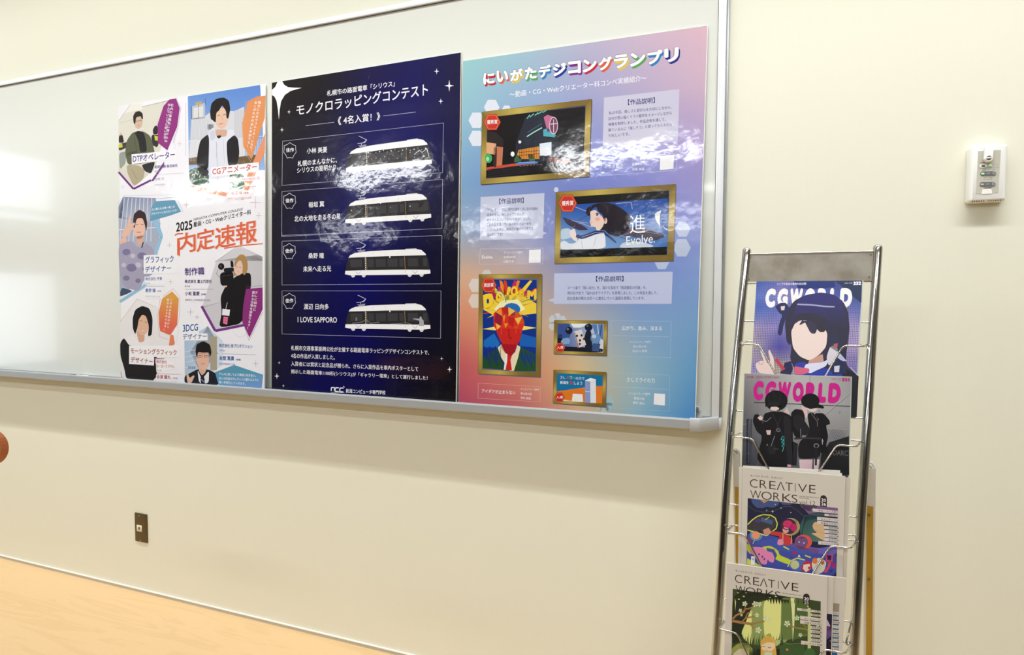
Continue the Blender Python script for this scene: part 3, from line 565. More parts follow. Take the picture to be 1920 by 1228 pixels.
P.text('札幌市の路面電車「シリウス」', WT, 3, 396, 318, 842, 252, 38, bold=.012); P.text('モノクロラッピングコンテスト', WT, 3, 196, 446, 1060, 312, 72, 82, bold=.014)
P.text('《 4名入賞！》', WT, 3, 468, 508, 746, 474, 56, 52, bold=.012); P.line((200, 200, 225), 3, 2.5, '255 511 445 488'); P.line((200, 200, 225), 3, 2.5, '766 447 982 421')
def tram(BL, BR, TR, TL, k):
    def m(u, v):
        return (BL[0] * (1 - u) * (1 - v) + BR[0] * u * (1 - v) + TR[0] * u * v + TL[0] * (1 - u) * v, BL[1] * (1 - u) * (1 - v) + BR[1] * u * (1 - v) + TR[1] * u * v + TL[1] * (1 - u) * v)
    def pg(c, l, *uv): P.poly(c, l, *[m(*q) for q in uv])
    pg((44, 42, 46), 3, (.0, .18), (.012, .45), (.04, .72), (.05, .8), (.96, .8), (.985, .6), (1, .18))
    for a, b in ((.27, .34), (.36, .48), (.50, .62), (.64, .69), (.74, .86), (.06, .2), (.92, .97)): pg((62, 61, 64), 4, (a, .34), (b, .34), (b, .66), (a, .66))
    pg(WT, 5, (.04, .74), (.06, .84), (.12, .93), (.3, .985), (.62, 1), (.86, 1), (.91, .96), (.955, .82), (.96, .76), (.5, .765))
    pg((225, 225, 228), 6, (.72, 1.0), (.85, 1.0), (.85, 1.03), (.72, 1.03))
    pg(WT, 5, (-.005, .06), (.0, .2), (.25, .22), (.7, .22), (1, .2), (1.0, .06), (.9, .02), (.05, .02))
    for u in (.09, .215, .755, .895): c = m(u, .02); P.ell((222, 222, 226), 4, c[0], c[1], 14, 15, 12)
    for u in (.15, .82): P.line((90, 90, 90), 6, 2, m(u - .03, .17), m(u, .06), m(u + .03, .17))
    for i in range(7): c = m(.24, .26 + i * .075); P.line(WT, 6, 5, (c[0], c[1] - 3), (c[0], c[1] + 4))
    P.line((170, 140, 70), 5, 2.2, m(.255, .24), m(.255, .7)); P.line((190, 150, 80), 6, 2.2, m(.705, .1), m(.705, .74))
    for i in range(3): P.line((196, 196, 200), 6, 1.4, m(.33 + i * .15, .82), m(.33 + i * .15, .95))
    a = m(.2, 1.0); P.line((190, 190, 205), 4, 2.5, (a[0] - 30, a[1] - 2), (a[0] + 22, a[1] - 8)); P.line((220, 220, 230), 4, 4, (a[0] - 22, a[1] + 4), (a[0] + 20, a[1] - 2))
    P.line((220, 220, 230), 4, 3, (a[0] - 36, a[1] - 16), (a[0] + 12, a[1] - 22), (a[0] + 26, a[1] - 52 + 12), (a[0] - 28, a[1] - 66)); P.line((220, 220, 230), 4, 3, (a[0] - 4, a[1] - 18), (a[0] + 26, a[1] - 40)); P.line((220, 220, 230), 4, 3, (a[0] - 10, a[1] - 4), (a[0] - 10, a[1] - 20))
    if k == 0:
        for i in range(16): c = m(.26 + .045 * i, .72 + .04 * math.sin(i * 2.1) - .006 * i); P.dots(WT, 6, 4 if i % 3 == 0 else 2.4, c)
        for i in range(14): P.star((225, 225, 232), 6, *m(.3 + .05 * i, .45 + .1 * math.sin(i * 3)), 5)
        P.line(WT, 6, 2.5, m(.8, .45), m(.86, .6), m(.89, .5), m(.95, .62), m(.97, .3))
    if k == 1:
        for i in range(8): P.dots(WT, 6, 3.6 if i % 3 == 0 else 2.2, m(.07 + .115 * i, .55 + .2 * (i % 2)))
        pg((64, 62, 60), 5, (.8, .35), (.93, .3), (.98, .65), (.94, .7), (.9, .5), (.86, .45))
    if k >= 2: c = m(.53, .73); P.poly(WT, 6, (c[0] - 4, c[1] - 5), (c[0] + 4, c[1] - 5), (c[0] + 4, c[1] + 5), (c[0] - 4, c[1] + 5))
    if k == 3:
        pg((176, 176, 182), 6, (.865, .16), (.875, .3), (.87, .37), (.8, .42), (.8, .45), (.875, .44), (.885, .52), (.9, .52), (.905, .44), (.925, .36), (.925, .16))
        P.line((170, 170, 170), 6, 2.5, m(.08, .24), m(.2, .3), m(.24, .4), m(.3, .25), m(.4, .3)); P.line((150, 150, 150), 6, 2.5, m(.5, .22), m(.6, .24), m(.72, .28), m(.8, .2))
        P.ell((120, 120, 122), 6, *m(.13, .42), 6, 14)
def award(x, y, txt='佳作'):
    pts = [(x, y - 50), (x + 20, y - 36), (x + 38, y - 30), (x + 38, y - 4), (x + 42, y + 12), (x + 26, y + 34), (x + 18, y + 52), (x, y + 48), (x - 18, y + 52), (x - 26, y + 34), (x - 42, y + 12), (x - 38, y - 4), (x - 38, y - 30), (x - 20, y - 36)]
    P.line((230, 230, 240), 4, 2.6, *(pts + [pts[0]])); P.text(txt, WT, 4, x - 26, y + 14, x + 26, y + 12, 28, bold=.02)
def frm(pts, w=2.2, c=(190, 190, 212)): P.line(c, 3, w, *(pts + [pts[0]]))
frm([(104, 613), (1163, 493), (1157, 820), (101, 904)]); frm([(101, 944), (1157, 864), (1153, 1186), (99, 1240)])
tram((525, 822), (1088, 770), (1078, 590), (522, 658), 0); tram((519, 1158), (1083, 1126), (1074, 952), (517, 1000), 1)
award(153, 672); award(150, 1004)
P.text('小林 美憂', WT, 3, 264, 696, 398, 686, 38, bold=.012); P.text('札幌のまんなかに、', WT, 3, 204, 780, 462, 754, 38, bold=.012); P.text('シリウスの星明かり。', WT, 3, 200, 824, 472, 800, 36, bold=.012)
P.text('稲垣 翼', WT, 3, 276, 1050, 378, 1044, 37, bold=.012); P.text('北の大地を走る冬の星', WT, 3, 182, 1144, 486, 1126, 40, bold=.012)
P.frame(500, 430, 3.508)
P.line((190, 190, 212), 3, 2.2, '99 2 101 40 1153 -6')
frm([(101, 78), (1153, 40), (1149, 358), (101, 366)]); frm([(101, 405), (1147, 405), (1144, 717), (101, 688)])
tram((518, 305), (1078, 300), (1068, 128), (515, 146), 2); tram((519, 655), (1078, 664), (1068, 490), (516, 500), 3)
award(149, 142); award(149, 470)
P.text('桑野 瞳', WT, 3, 275, 192, 376, 190, 37, bold=.012); P.text('未来へ走る光', WT, 3, 240, 280, 424, 276, 38, bold=.012)
P.text('渡辺 日向多', WT, 3, 244, 526, 408, 528, 38, bold=.012); P.text('I LOVE SAPPORO', WT, 3, 204, 610, 462, 613, 35, bold=.012)
P.text('札幌市交通事業振興公社が主催する路面電車ラッピングデザインコンテストで、', WT, 3, 160, 795, 1068, 826, 32, bold=.01); P.text('4名の作品が入賞しました。', WT, 3, 160, 846, 448, 858, 31, bold=.01)
P.text('入賞者には賞状と記念品が贈られ、さらに入賞作品を車内ポスターとして', WT, 3, 160, 898, 996, 934, 31, bold=.01); P.text('掲示した路面電車1100形(シリウス)が「ギャラリー電車」として運行しました！', WT, 3, 160, 952, 1058, 996, 32, bold=.01)
for x, y, r in ((82, 877, 9), (67, 965, 17), (110, 1029, 9), (1151, 850, 11), (1203, 921, 17)): P.star(WT, 3, x, y, r)
P.line(WT, 3, 7, '424 1062 426 1040 446 1040 446 1064'); P.line(WT, 3, 7, '474 1042 452 1042 450 1066 474 1067'); P.line(WT, 3, 7, '506 1044 482 1044 480 1068 504 1069'); P.line(WT, 3, 4, '504 1030 512 1040'); P.line(WT, 3, 2, '424 1071 512 1075')
P.text('新潟コンピュータ専門学校', WT, 3, 521, 1076, 781, 1088, 28, bold=.02)
P.build('printed_sheet', M['print'], t2)

# --- poster 3: pastel award poster
P, t3 = poster('pastel rainbow poster with gold-framed pictures, rightmost of the three on the whiteboard', [(867.6, 114.5), (1327.6, 47.8), (1303.6, 797), (860, 766)])
Q3 = [(868, 114.6), (1326.2, 48), (1302.4, 797), (860.3, 766)]
P.field(0, [[(152, 203, 206), (160, 192, 208), (184, 180, 206), (206, 182, 203), (222, 184, 198)], [(146, 192, 210), (146, 174, 210), (160, 165, 208), (185, 172, 205), (208, 178, 200)], [(124, 166, 208), (124, 148, 206), (120, 134, 206), (138, 142, 210), (165, 152, 208)],
            [(150, 168, 195), (146, 154, 200), (118, 134, 210), (120, 136, 216), (145, 152, 212)], [(222, 178, 145), (204, 180, 168), (136, 150, 205), (124, 146, 218), (134, 162, 218)], [(222, 142, 112), (216, 174, 136), (190, 184, 178), (138, 172, 212), (124, 168, 214)],
            [(200, 96, 102), (216, 138, 112), (222, 194, 148), (158, 190, 206), (104, 162, 212)], [(190, 78, 108), (205, 105, 110), (226, 180, 138), (150, 190, 206), (80, 146, 212)]], [0, .15, .35, .5, .62, .75, .87, 1], Q3, 24, 40)
INK = (48, 52, 112)
def hexa(cx, cy, r, col=(225, 230, 242), lay=1, sq=.9):
    P.poly(col, lay, *[(cx + r * sq * math.cos(math.radians(60 * k)), cy + r * math.sin(math.radians(60 * k))) for k in range(6)])
def gold(q, wdt, lay=3):
    """gold frame round quad q (TL TR BR BL) with brushed bands"""
    P.poly((105, 105, 140), lay - 1, *[(x + 5, y + 7) for x, y in q])
    c = [(132, 110, 46), (196, 172, 84), (120, 98, 40), (206, 184, 96)]
    cx = sum(p[0] for p in q) / 4; cy = sum(p[1] for p in q) / 4
    i = [(x + (wdt if x < cx else -wdt), y + (wdt if y < cy else -wdt)) for x, y in q]
    H1, L1 = (202, 180, 90), (128, 106, 46)
    for k in range(4):
        a, b = q[k], q[(k + 1) % 4]; ia, ib = i[k], i[(k + 1) % 4]
        for j in range(6):
            t0, t1 = j / 6, (j + 1) / 6; m = lambda p, r, t: (p[0] + (r[0] - p[0]) * t, p[1] + (r[1] - p[1]) * t)
            pos = (.35, .4, .7, .3)[k]; f0 = max(0, 1 - abs(t0 - pos) / .42); f1 = max(0, 1 - abs(t1 - pos) / .42)
            col = lambda f: tuple(L1[d] + (H1[d] - L1[d]) * f for d in range(3))
            P.put([m(a, b, t0), m(a, b, t1), m(ia, ib, t1), m(ia, ib, t0)], [(0, 1, 2, 3)], [col(f0), col(f1), col(f1), col(f0)], lay)
    P.line((110, 92, 40), lay + 1, 2, *(q + [q[0]]))
    return i
def badge(x, y, r, txt, lay=8):
    pts = [(x + r * math.cos(math.radians(60 * k)), y + r * 1.06 * math.sin(math.radians(60 * k)) - 0) for k in range(6)]
    P.poly((202, 50, 40), lay, *pts); P.line((226, 150, 90), lay + 1, r * .05, *([(x + (a - x) * .86, y + (b - y) * .86) for a, b in pts] + [(x + (pts[0][0] - x) * .86, y + (pts[0][1] - y) * .86)]))
    P.text(txt, WT, lay + 1, x - r * .62, y + r * .26, x + r * .62, y + r * .2, r * .5, bold=.015)
P.frame(860, 40, 3.838)
T = 'にいがたデジコングランプリ'; RB = [(196, 40, 52), (222, 96, 56), (228, 196, 70), (84, 168, 84), (42, 130, 190), (30, 52, 150), (130, 40, 140), (196, 40, 60), (222, 96, 56), (228, 196, 70), (84, 168, 84), (42, 130, 190), (28, 40, 140)]
xs = [172, 268, 365, 470, 570, 672, 782, 888, 1002, 1112, 1228, 1352, 1474, 1592]
for i, ch in enumerate(T):
    x0, x1 = xs[i] + 4, xs[i + 1] - 8; yb = lambda x: 458 - (x - 172) * .1215 ; y0, y1 = yb(x0), yb(x1); h = 84 + i * 1.6
    if i < 4: y0 -= (i == 1) * 6
    P.text(ch, RB[i], 2, x0 + 10, y0 + 14, x1 + 10, y1 + 14, h, bold=.075)
    P.text(ch, RB[i], 3, x0 + 5, y0 + 7, x1 + 5, y1 + 7, h, bold=.075)
    P.text(ch, (30, 28, 60), 4, x0 - 2, y0 + 2, x1 + 2, y1 + 2, h + 4, bold=.075); P.text(ch, (252, 252, 254), 5, x0, y0, x1, y1, h, bold=.055)
P.text('～動画・CG・Webクリエーター科コンペ実績紹介～', WT, 3, 365, 550, 1352, 428, 44, bold=.004)
hexa(238, 618, 62); hexa(128, 712, 64); hexa(128, 842, 64); hexa(345, 640, 40)
i1 = gold([(168, 652), (957, 560), (938, 1116), (158, 1174)], 0)
i1 = [(208, 692), (910, 612), (897, 1076), (197, 1128)]
gold([(168, 652), (957, 560), (938, 1116), (158, 1174)], 42)
P.poly((14, 13, 20), 4, *i1)
# night street picture
P.poly((40, 34, 36), 5, '203 790 270 800 325 850 322 900 203 880'); P.poly((224, 170, 130), 6, '200 870 270 880 262 960 200 950'); P.poly((196, 120, 90), 5, '272 900 320 905 312 1040 262 1045 262 900'); P.sp((60, 40, 36), 6, '252 900 276 900 272 1050 250 1050')
P.ell((70, 170, 100), 6, 215, 985, 26, 34); P.ell((150, 230, 170), 7, 208, 990, 12, 16); P.poly((200, 80, 60), 5, '200 1052 380 1025 560 1010 560 1024 380 1044 200 1072')
P.poly((34, 40, 56), 5, '410 880 480 690 600 650 660 690 640 850 890 905 895 980 600 1010 410 1010')
for k in range(5): P.line((110, 190, 180), 7, 7, (492 + k * 28 - 8 * (k % 2), 700 - k * 11), (512 + k * 30, 672 - k * 8))
P.line((170, 215, 205), 7, 8, '490 830 540 798 600 765'); P.line((60, 110, 120), 6, 5, '495 800 600 735')
P.poly((196, 110, 150), 6, '612 690 640 672 690 690 690 780 640 800'); P.ell((206, 190, 206), 7, 683, 750, 32, 64); P.ell((120, 60, 96), 8, 683, 750, 26, 56); P.line((235, 235, 240), 9, 5, '660 740 708 735'); P.line((235, 235, 240), 9, 4, '683 705 683 800'); P.poly((80, 170, 190), 6, '608 780 640 768 700 820 690 835 610 826')
P.poly((226, 150, 60), 6, '432 925 580 900 580 990 440 990 420 960'); 
for k in range(12): P.line((60, 30, 20), 7, 3, (440 + k * 12, 925 - k * 2), (440 + k * 12, 985))
for y in (944, 966): P.line((110, 50, 30), 7, 4, (432, y), (580, y - 14))
P.poly((226, 236, 250), 7, '582 880 668 868 668 960 584 968'); P.ell((236, 242, 252), 8, 625, 935, 40, 34); P.ell((240, 240, 230), 7, 440, 868, 11); P.ell((246, 250, 240), 7, 388, 955, 14, 18); P.ell((210, 230, 255), 7, 800, 968, 18, 12)
P.poly((60, 100, 70), 6, '400 990 420 960 450 980 450 1010 400 1015'); P.poly((70, 120, 80), 6, '500 960 540 955 550 1000 510 1005')
P.line((70, 140, 220), 8, 12, '415 1025 570 1015'); P.line((140, 190, 240), 9, 5, '430 1018 550 1010'); P.poly((130, 70, 60), 6, '640 980 800 990 820 1020 660 1020')
for k in range(9): P.poly((120, 118, 122), 6, (640 + k * 26, 1035 - k * 2), (654 + k * 26, 1034 - k * 2), (700 + k * 26, 1085 - k * 3), (678 + k * 26, 1087 - k * 3))
for k in range(7): P.line((150, 150, 160), 6, 3, (440 + k * 24, 1042 - k * 2), (455 + k * 24, 1041 - k * 2))
for k in range(5): P.line((44, 44, 48), 6, 4, (210, 1066 + k * 13), (500, 1040 + k * 12))
P.sp((20, 20, 28), 8, '660 1060 664 1010 676 1002 692 1010 686 1062 678 1035'); P.line((220, 220, 225), 9, 3, '676 1010 678 1030')
badge(241, 725, 62, '優秀賞', 10)
# description 1
def ghost(q, lay=2, a=(214, 214, 234)): P.poly(a, lay, *q)
ghost([(1046, 549), (1588, 488), (1578, 858), (1036, 905)], 2, (206, 204, 226))
P.text('【作品説明】', INK, 4, 1218, 604, 1412, 588, 42, bold=.015)
for k, s in enumerate(['私は今回、楽しさと遊び心を大切にしながら、', '自分が思い描くミライ都市をイメージしながら', '映像を制作しました。作品全体を通して、', '観ている人に「楽しそう」と思ってもらえたら', 'うれしいです。']):
    P.text(s, INK, 4, 1080 - k * 1, 672 + k * 41, 1080 + len(s) * 21.6, 672 + k * 41 - len(s) * 2.0, 24, bold=.006)
frm([(1028, 996), (1574, 948), (1566, 1072), (1022, 1112)], 2, (216, 216, 238)); P.text('ミライ都市', WT, 3, 1048, 1060, 1186, 1052, 32, bold=.008)
for k, s in enumerate(['クリエイティブ部門', '動画の部', '伊藤 美姫']): P.text(s, WT, 3, 1248, 1004 + k * 36, 1248 + (152, 74, 88)[k], 1004 + k * 36 - (10, 6, 4)[k], 20)
P.poly((244, 244, 248), 3, '1451 972 1550 960 1545 1060 1447 1070')
P.frame(860, 340, 3.838)
ghost([(158, 113), (617, 84), (607, 410), (153, 424)], 2, (200, 206, 230)); P.poly((200, 206, 230), 2, '607 360 635 373 607 386')
P.text('【作品説明】', INK, 4, 292, 164, 468, 156, 40, bold=.015)
for k, s in enumerate(['「進化」をテーマに、時代の進化と共に自分自身の', '成長を重ね、AIとタッグを組んで', 'オリジナルソングのMVを制作しました。', 'この作品を通して、日々の小さな一歩を', '大切にしながら、前向きに踏み出す勇気を', '届けたいです！']):
    wd_ = (368, 268, 318, 320, 336, 116)[k]; P.text(s, INK, 4, 202, 218 + k * 35.5, 202 + wd_, 218 + k * 35.5 - wd_ * .03, 23, bold=.006)
frm([(155, 486), (607, 480), (605, 594), (149, 596)], 2, (206, 212, 236)); P.text('Evolve.', WT, 3, 168, 556, 246, 554, 22, bold=.012)
for k, s in enumerate(['クリエイティブ部門', '生成AIの部', '山田 鈴望']): P.text(s, WT, 3, 324, 522 + k * 32, 324 + (134, 86, 74)[k], 520 + k * 32, 18)
P.poly((244, 244, 248), 3, '507 494 591 489 589 586 505 587')
hexa(1612, 345, 62, (196, 206, 234)); hexa(1606, 478, 72, (192, 204, 232)); hexa(1462, 580, 60, (190, 204, 236)); hexa(702, 60, 20, (210, 214, 236))
gold([(700, 78), (1563, 20), (1544, 572), (690, 592)], 43)
P.poly((16, 15, 18), 4, '740 115 1514 66 1498 528 730 550')
P.grad(5, [(38, 84, 170), (30, 74, 160), (70, 120, 190), (150, 190, 226)], [(738, 172), (1506, 122), (1500, 470), (731, 492)], 8)
P.sp((222, 230, 240), 6, '732 440 760 425 800 450 850 440 900 470 900 488 732 492'); P.sp((190, 212, 234), 6, '735 345 790 335 850 380 800 410 735 420'); P.sp((206, 220, 236), 6, '1180 440 1300 430 1400 460 1400 472 1150 480')
for x0, y0, x1, y1, x2, y2 in ((750, 200, 830, 180, 920, 215), (760, 270, 850, 290, 930, 300), (820, 330, 880, 300, 960, 330), (1130, 160, 1240, 150, 1250, 200)): P.line((176, 170, 200), 7, 5, (x0, y0), (x1, y1), (x2, y2))
P.sp((34, 28, 40), 7, '930 188 985 160 1060 152 1120 165 1180 200 1240 250 1235 320 1200 370 1140 400 1080 380 1050 350 1010 352 1052 300 1035 235 1005 215 990 180 960 200 945 250 925 245 910 215')
P.sp((56, 46, 70), 7, '1180 330 1330 330 1440 365 1490 400 1400 430 1280 400 1160 392'); P.sp((66, 56, 82), 7, '740 250 880 310 940 350 860 352 780 310'); P.line((80, 70, 96), 8, 3, '960 170 920 250 860 280'); P.line((40, 34, 48), 8, 4, '1100 380 1220 420 1380 440'); P.line((150, 146, 176), 8, 3, '1150 402 1280 350 1460 384')
P.sp((240, 212, 198), 8, '945 215 985 205 1010 232 1040 262 1048 300 1035 330 1010 358 990 350 988 330 952 325 950 305 942 298 950 265'); P.ell((242, 206, 190), 9, 1056, 284, 13, 22); P.ell((238, 176, 166), 9, 1000, 272, 18, 13)
P.line((40, 40, 70), 9, 5, '985 232 1000 226 1006 240'); P.ell((70, 90, 150), 9, 996, 240, 7, 10, 8); P.line((150, 80, 90), 9, 3, '952 296 960 294'); P.sp((34, 28, 40), 9, '1000 190 1040 200 1062 258 1050 300 1042 240 1010 222')
P.sp((232, 236, 246), 8, '880 395 990 360 1042 362 1056 400 1058 485 840 490 810 470 860 420'); P.sp((40, 52, 110), 9, '850 378 880 392 990 352 1050 358 1060 372 1000 376 890 418 840 402'); P.sp((40, 52, 110), 9, '1040 358 1100 400 1140 440 1125 442 1085 410 1050 385'); P.line((210, 216, 236), 10, 2, '885 402 990 366 1048 370'); P.line((180, 190, 215), 9, 4, '990 400 970 470'); P.line((180, 190, 215), 9, 4, '885 430 890 480')
P.sp((236, 224, 220), 8, '790 362 835 335 850 400 860 440 820 420'); P.sp((236, 236, 230), 8, '1410 232 1462 204 1448 240 1446 290 1452 330 1418 280'); P.sp((236, 236, 230), 8, '1460 318 1502 345 1502 350 1485 345')
P.text('進', WT, 10, 1232, 376, 1342, 370, 132, bold=-.004); P.text('Evolve.', WT, 10, 1206, 458, 1412, 440, 62)
badge(784, 158, 68, '優秀賞', 11)
ghost([(688, 662), (1540, 650), (1532, 882), (684, 882)], 2, (198, 206, 238)); P.poly((198, 206, 238), 2, '684 838 640 858 684 868')
P.text('【作品説明】', INK, 4, 988, 722, 1186, 720, 40, bold=.012)
for k, s in enumerate(['スーツ姿で「固い自分」を、溶ける宝石で「固定観念の打破」を、', '飛び出す虹で「溢れ出すアイデア」を表現しました。この作品を通して、', '自分自身が新たな形へと進化していく過程を表現しています。']):
    wd_ = (570, 648, 556)[k]; P.text(s, INK, 4, 782, 778 + k * 38, 782 + wd_, 776 + k * 38, 24, bold=.006)
P.frame(860, 500, 3.7647)
hexa(118, 132, 54, (222, 214, 208)); hexa(118, 242, 56, (226, 210, 198)); hexa(198, 60, 42, (214, 208, 212)); hexa(66 + 600, 372, 34, (206, 210, 216)); hexa(698, 352, 28, (206, 212, 222)); hexa(664, 420, 32, (206, 208, 210)); hexa(735, 372, 28, (206, 212, 226))
hexa(1065, 950, 36, (170, 200, 206)); hexa(1062, 990, 34, (160, 196, 212)); hexa(1030, 1004, 36, (190, 200, 190)); hexa(990, 985, 28, (206, 200, 170))
gold([(143, 55), (588, 52), (576, 778), (138, 755)], 30)
# splash portrait picture
P.poly((18, 52, 140), 4, '172 92 550 94 544 738 168 716'); SP = (300, 330)
for k in range(26):
    a = math.radians(180 + k * 7.2); r = 250 + 60 * math.sin(k * 2.3); cc = [(222, 60, 40), (248, 216, 60), (200, 40, 110), (240, 140, 40)][k % 4]
    x, y = 345 + r * math.cos(a), 330 + r * math.sin(a); x = min(max(x, 172), 549); y = max(y, 96)
    P.poly(cc, 5, (345 - 30, 300), (x - 8, y), (x + 10, y + 4), (345 + 30, 300))
for k in range(14):
    a = math.radians(10 + k * 26); P.poly((250, 224, 80), 6, (345 - 22, 290), (min(max(345 + 190 * math.cos(a), 172), 549), max(280 + 130 * math.sin(a), 100)), (345 + 26, 300))
P.poly((248, 214, 70), 6, '172 300 250 240 330 200 440 200 548 260 548 330 460 340 240 340'); P.poly((250, 244, 190), 7, '250 300 300 240 420 230 470 300 400 330 280 330'); P.poly((248, 232, 120), 7, '170 440 270 420 268 450'); P.poly((248, 232, 120), 7, '550 432 430 412 432 452'); P.poly((250, 210, 60), 6, '172 200 236 190 250 260 210 300 176 290')
P.text('D', (250, 216, 50), 8, 182, 286, 246, 276, 92, bold=.06); P.text('O', (250, 216, 50), 8, 262, 248, 318, 238, 70, bold=.06); P.text('O', (250, 216, 50), 8, 368, 206, 416, 200, 66, bold=.06); P.text('O', (240, 190, 50), 8, 422, 218, 462, 210, 56, bold=.06); P.text('M', (250, 206, 60), 8, 484, 238, 550, 226, 70, bold=.06)
P.ell((20, 60, 150), 9, 206, 243, 9, 18, 9)
P.line((90, 160, 110), 9, 6, '262 170 300 175 325 205 335 250'); P.line((230, 230, 220), 9, 4, '256 178 296 184 318 212 328 256'); P.line((90, 160, 110), 9, 6, '445 250 490 232 548 240')
P.ell((38, 112, 190), 8, 375, 300, 60, 44, 16); P.poly((222, 52, 34), 8, '248 420 246 330 290 290 340 282 400 310 450 350 466 400 448 450 440 500 418 545 372 562 330 556 300 530 278 480 262 440')
tri = [(262, 320, 300, 290, 310, 350), (300, 290, 350, 285, 330, 340), (350, 285, 400, 312, 352, 350), (400, 312, 450, 352, 395, 365), (262, 320, 310, 350, 252, 385), (310, 350, 330, 340, 320, 400), (352, 350, 395, 365, 350, 400), (395, 365, 450, 352, 420, 410), (450, 352, 464, 400, 420, 410), (252, 385, 310, 350, 300, 420), (320, 400, 350, 400, 330, 435), (350, 400, 395, 365, 385, 430), (262, 400, 300, 420, 270, 445), (385, 430, 420, 410, 415, 440)]
for k, q in enumerate(tri): P.poly([(240, 150, 50), (190, 40, 34), (248, 190, 80), (214, 84, 40), (150, 30, 60)][k % 5], 9, (q[0], q[1]), (q[2], q[3]), (q[4], q[5]))
P.poly((206, 40, 36), 9, '262 445 290 440 310 435 430 440 440 500 415 548 372 562 320 552 292 520'); P.line((90, 20, 30), 10, 4, '352 440 358 480 346 490'); P.line((90, 20, 30), 10, 4, '350 500 368 498 366 520'); P.line((230, 80, 50), 10, 5, '300 440 302 480'); P.line((230, 80, 50), 10, 5, '405 440 404 470')
P.poly((30, 110, 200), 8, '178 520 250 470 290 540 280 570 175 570'); P.poly((30, 100, 190), 8, '432 470 545 500 546 570 430 560')
P.poly((166, 24, 40), 10, '302 545 410 550 412 570 370 640 350 640 300 570'); P.poly((240, 226, 190), 10, '276 572 300 548 345 640 330 690 300 640'); P.poly((240, 226, 190), 10, '412 552 436 566 420 640 390 735 362 735 362 640 400 600'); P.poly((206, 40, 40), 11, '340 626 376 628 366 660 376 732 330 728 344 660'); P.poly((246, 240, 236), 11, '332 610 346 620 338 728 318 728')
P.poly((34, 76, 44), 9, '170 640 230 600 276 575 318 700 316 726 168 716'); P.poly((38, 84, 48), 9, '436 566 546 620 544 738 386 736')
for k in range(10): P.line((20, 40, 130), 10, 6, (180 + k * 13, 560 + (k % 3) * 30), (186 + k * 12, 640 + (k % 4) * 20)); P.line((20, 50, 140), 10, 6, (440 + k * 10, 590 + (k % 3) * 20), (446 + k * 10, 660 + (k % 4) * 18))
badge(212, 130, 56, '奨励賞', 12)
frm([(138, 822), (577, 848), (575, 955), (136, 928)], 2, (236, 190, 190)); P.text('アイデアが止まらない', WT, 3, 163, 890, 400, 902, 27, bold=.012)
for k, s in enumerate(['クリエイティブ部門', '静止画の部', '西村 美樹']): P.text(s, WT, 3, 438, 872 + k * 31, 438 + (128, 76, 70)[k], 878 + k * 31, 18)
gold([(675, 378), (1050, 381), (1044, 628), (671, 615)], 24)
P.grad(4, [(70, 110, 190), (226, 230, 240), (214, 220, 238), (60, 80, 140)], [(698, 401), (1024, 404), (1020, 606), (696, 594)], 6)
P.poly((240, 242, 246), 5, '790 402 920 402 860 430 810 430'); P.poly((58, 84, 150), 5, '700 402 780 402 800 460 770 520 700 500'); P.poly((90, 130, 190), 5, '940 405 1022 405 1020 520 960 470'); P.line((226, 230, 240), 6, 5, '980 408 1000 600'); P.line((60, 80, 130), 6, 8, '1010 408 985 560')
P.sp((20, 28, 50), 5, '698 480 730 476 740 545 697 550'); P.sp((24, 30, 48), 6, '698 560 1018 575 1018 606 696 594'); P.ell((24, 30, 44), 7, 779, 450, 25); P.ell((110, 130, 160), 8, 770, 440, 8); P.ell((22, 34, 56), 7, 917, 428, 28, 26); P.ell((80, 100, 140), 8, 908, 418, 8, 7)
P.sp((26, 34, 54), 7, '900 450 936 450 946 600 896 600 885 510'); P.poly((130, 170, 210), 7, '720 530 735 508 772 500 788 520 780 545 735 550'); P.ell((110, 150, 200), 7, 966, 506, 36, 38); P.ell((190, 212, 232), 8, 955, 492, 16, 14); P.poly((60, 90, 140), 7, '945 540 1000 545 990 600 940 596')
P.poly((226, 216, 214), 8, '812 458 868 442 900 552 842 574'); P.poly((150, 110, 110), 9, '815 462 820 460 850 572 843 574'); 
for x, y in ((835, 488), (868, 485), (856, 520), (885, 510)): P.ell((50, 46, 60), 9, x, y, 8, 9, 10)
P.ell((70, 60, 70), 9, 855, 545, 8, 9, 10); badge(716, 571, 36, '入選', 10)
frm([(1078, 381), (1500, 386), (1495, 642), (1074, 630)], 2, (186, 200, 236)); P.text('広がり、進み、深まる', WT, 3, 1152, 448, 1434, 450, 30, bold=.008); P.line((200, 212, 240), 3, 2, '1086 486 1482 495')
for k, s in enumerate(['クリエイティブ部門', '静止画の部', '長谷川 美春']): P.text(s, (232, 238, 250), 3, (1206, 1231, 1226)[k], 540 + k * 32, (1356, 1326, 1331)[k], 540 + k * 32, 18)
gold([(670, 728), (1043, 745), (1037, 990), (665, 962)], 24)
P.poly((22, 118, 172), 4, '695 751 1017 767 1012 966 690 944'); P.poly((230, 126, 44), 5, '692 880 960 842 1016 842 1012 966 690 944'); P.poly((244, 246, 248), 6, '806 896 874 900 878 956 798 950'); P.poly((244, 246, 248), 6, '740 938 806 950 740 946')
P.poly((230, 236, 246), 6, '892 806 930 786 968 796 970 962 892 960'); P.poly((140, 160, 214), 7, '892 806 928 810 930 962 892 960'); P.line((220, 226, 240), 8, 4, '893 880 968 886'); P.poly((248, 250, 252), 7, '892 804 930 785 970 795 932 812')
P.text('少し', WT, 8, 718, 792, 752, 792, 22, bold=.01); P.text('ミ', (206, 60, 60), 8, 762, 792, 778, 792, 18, bold=.02); P.text('ラ', (200, 210, 60), 8, 782, 794, 804, 794, 22, bold=.02); P.text('イ', (90, 190, 110), 8, 806, 796, 822, 796, 20, bold=.02); P.text('の力で', WT, 8, 826, 798, 888, 800, 22, bold=.01)
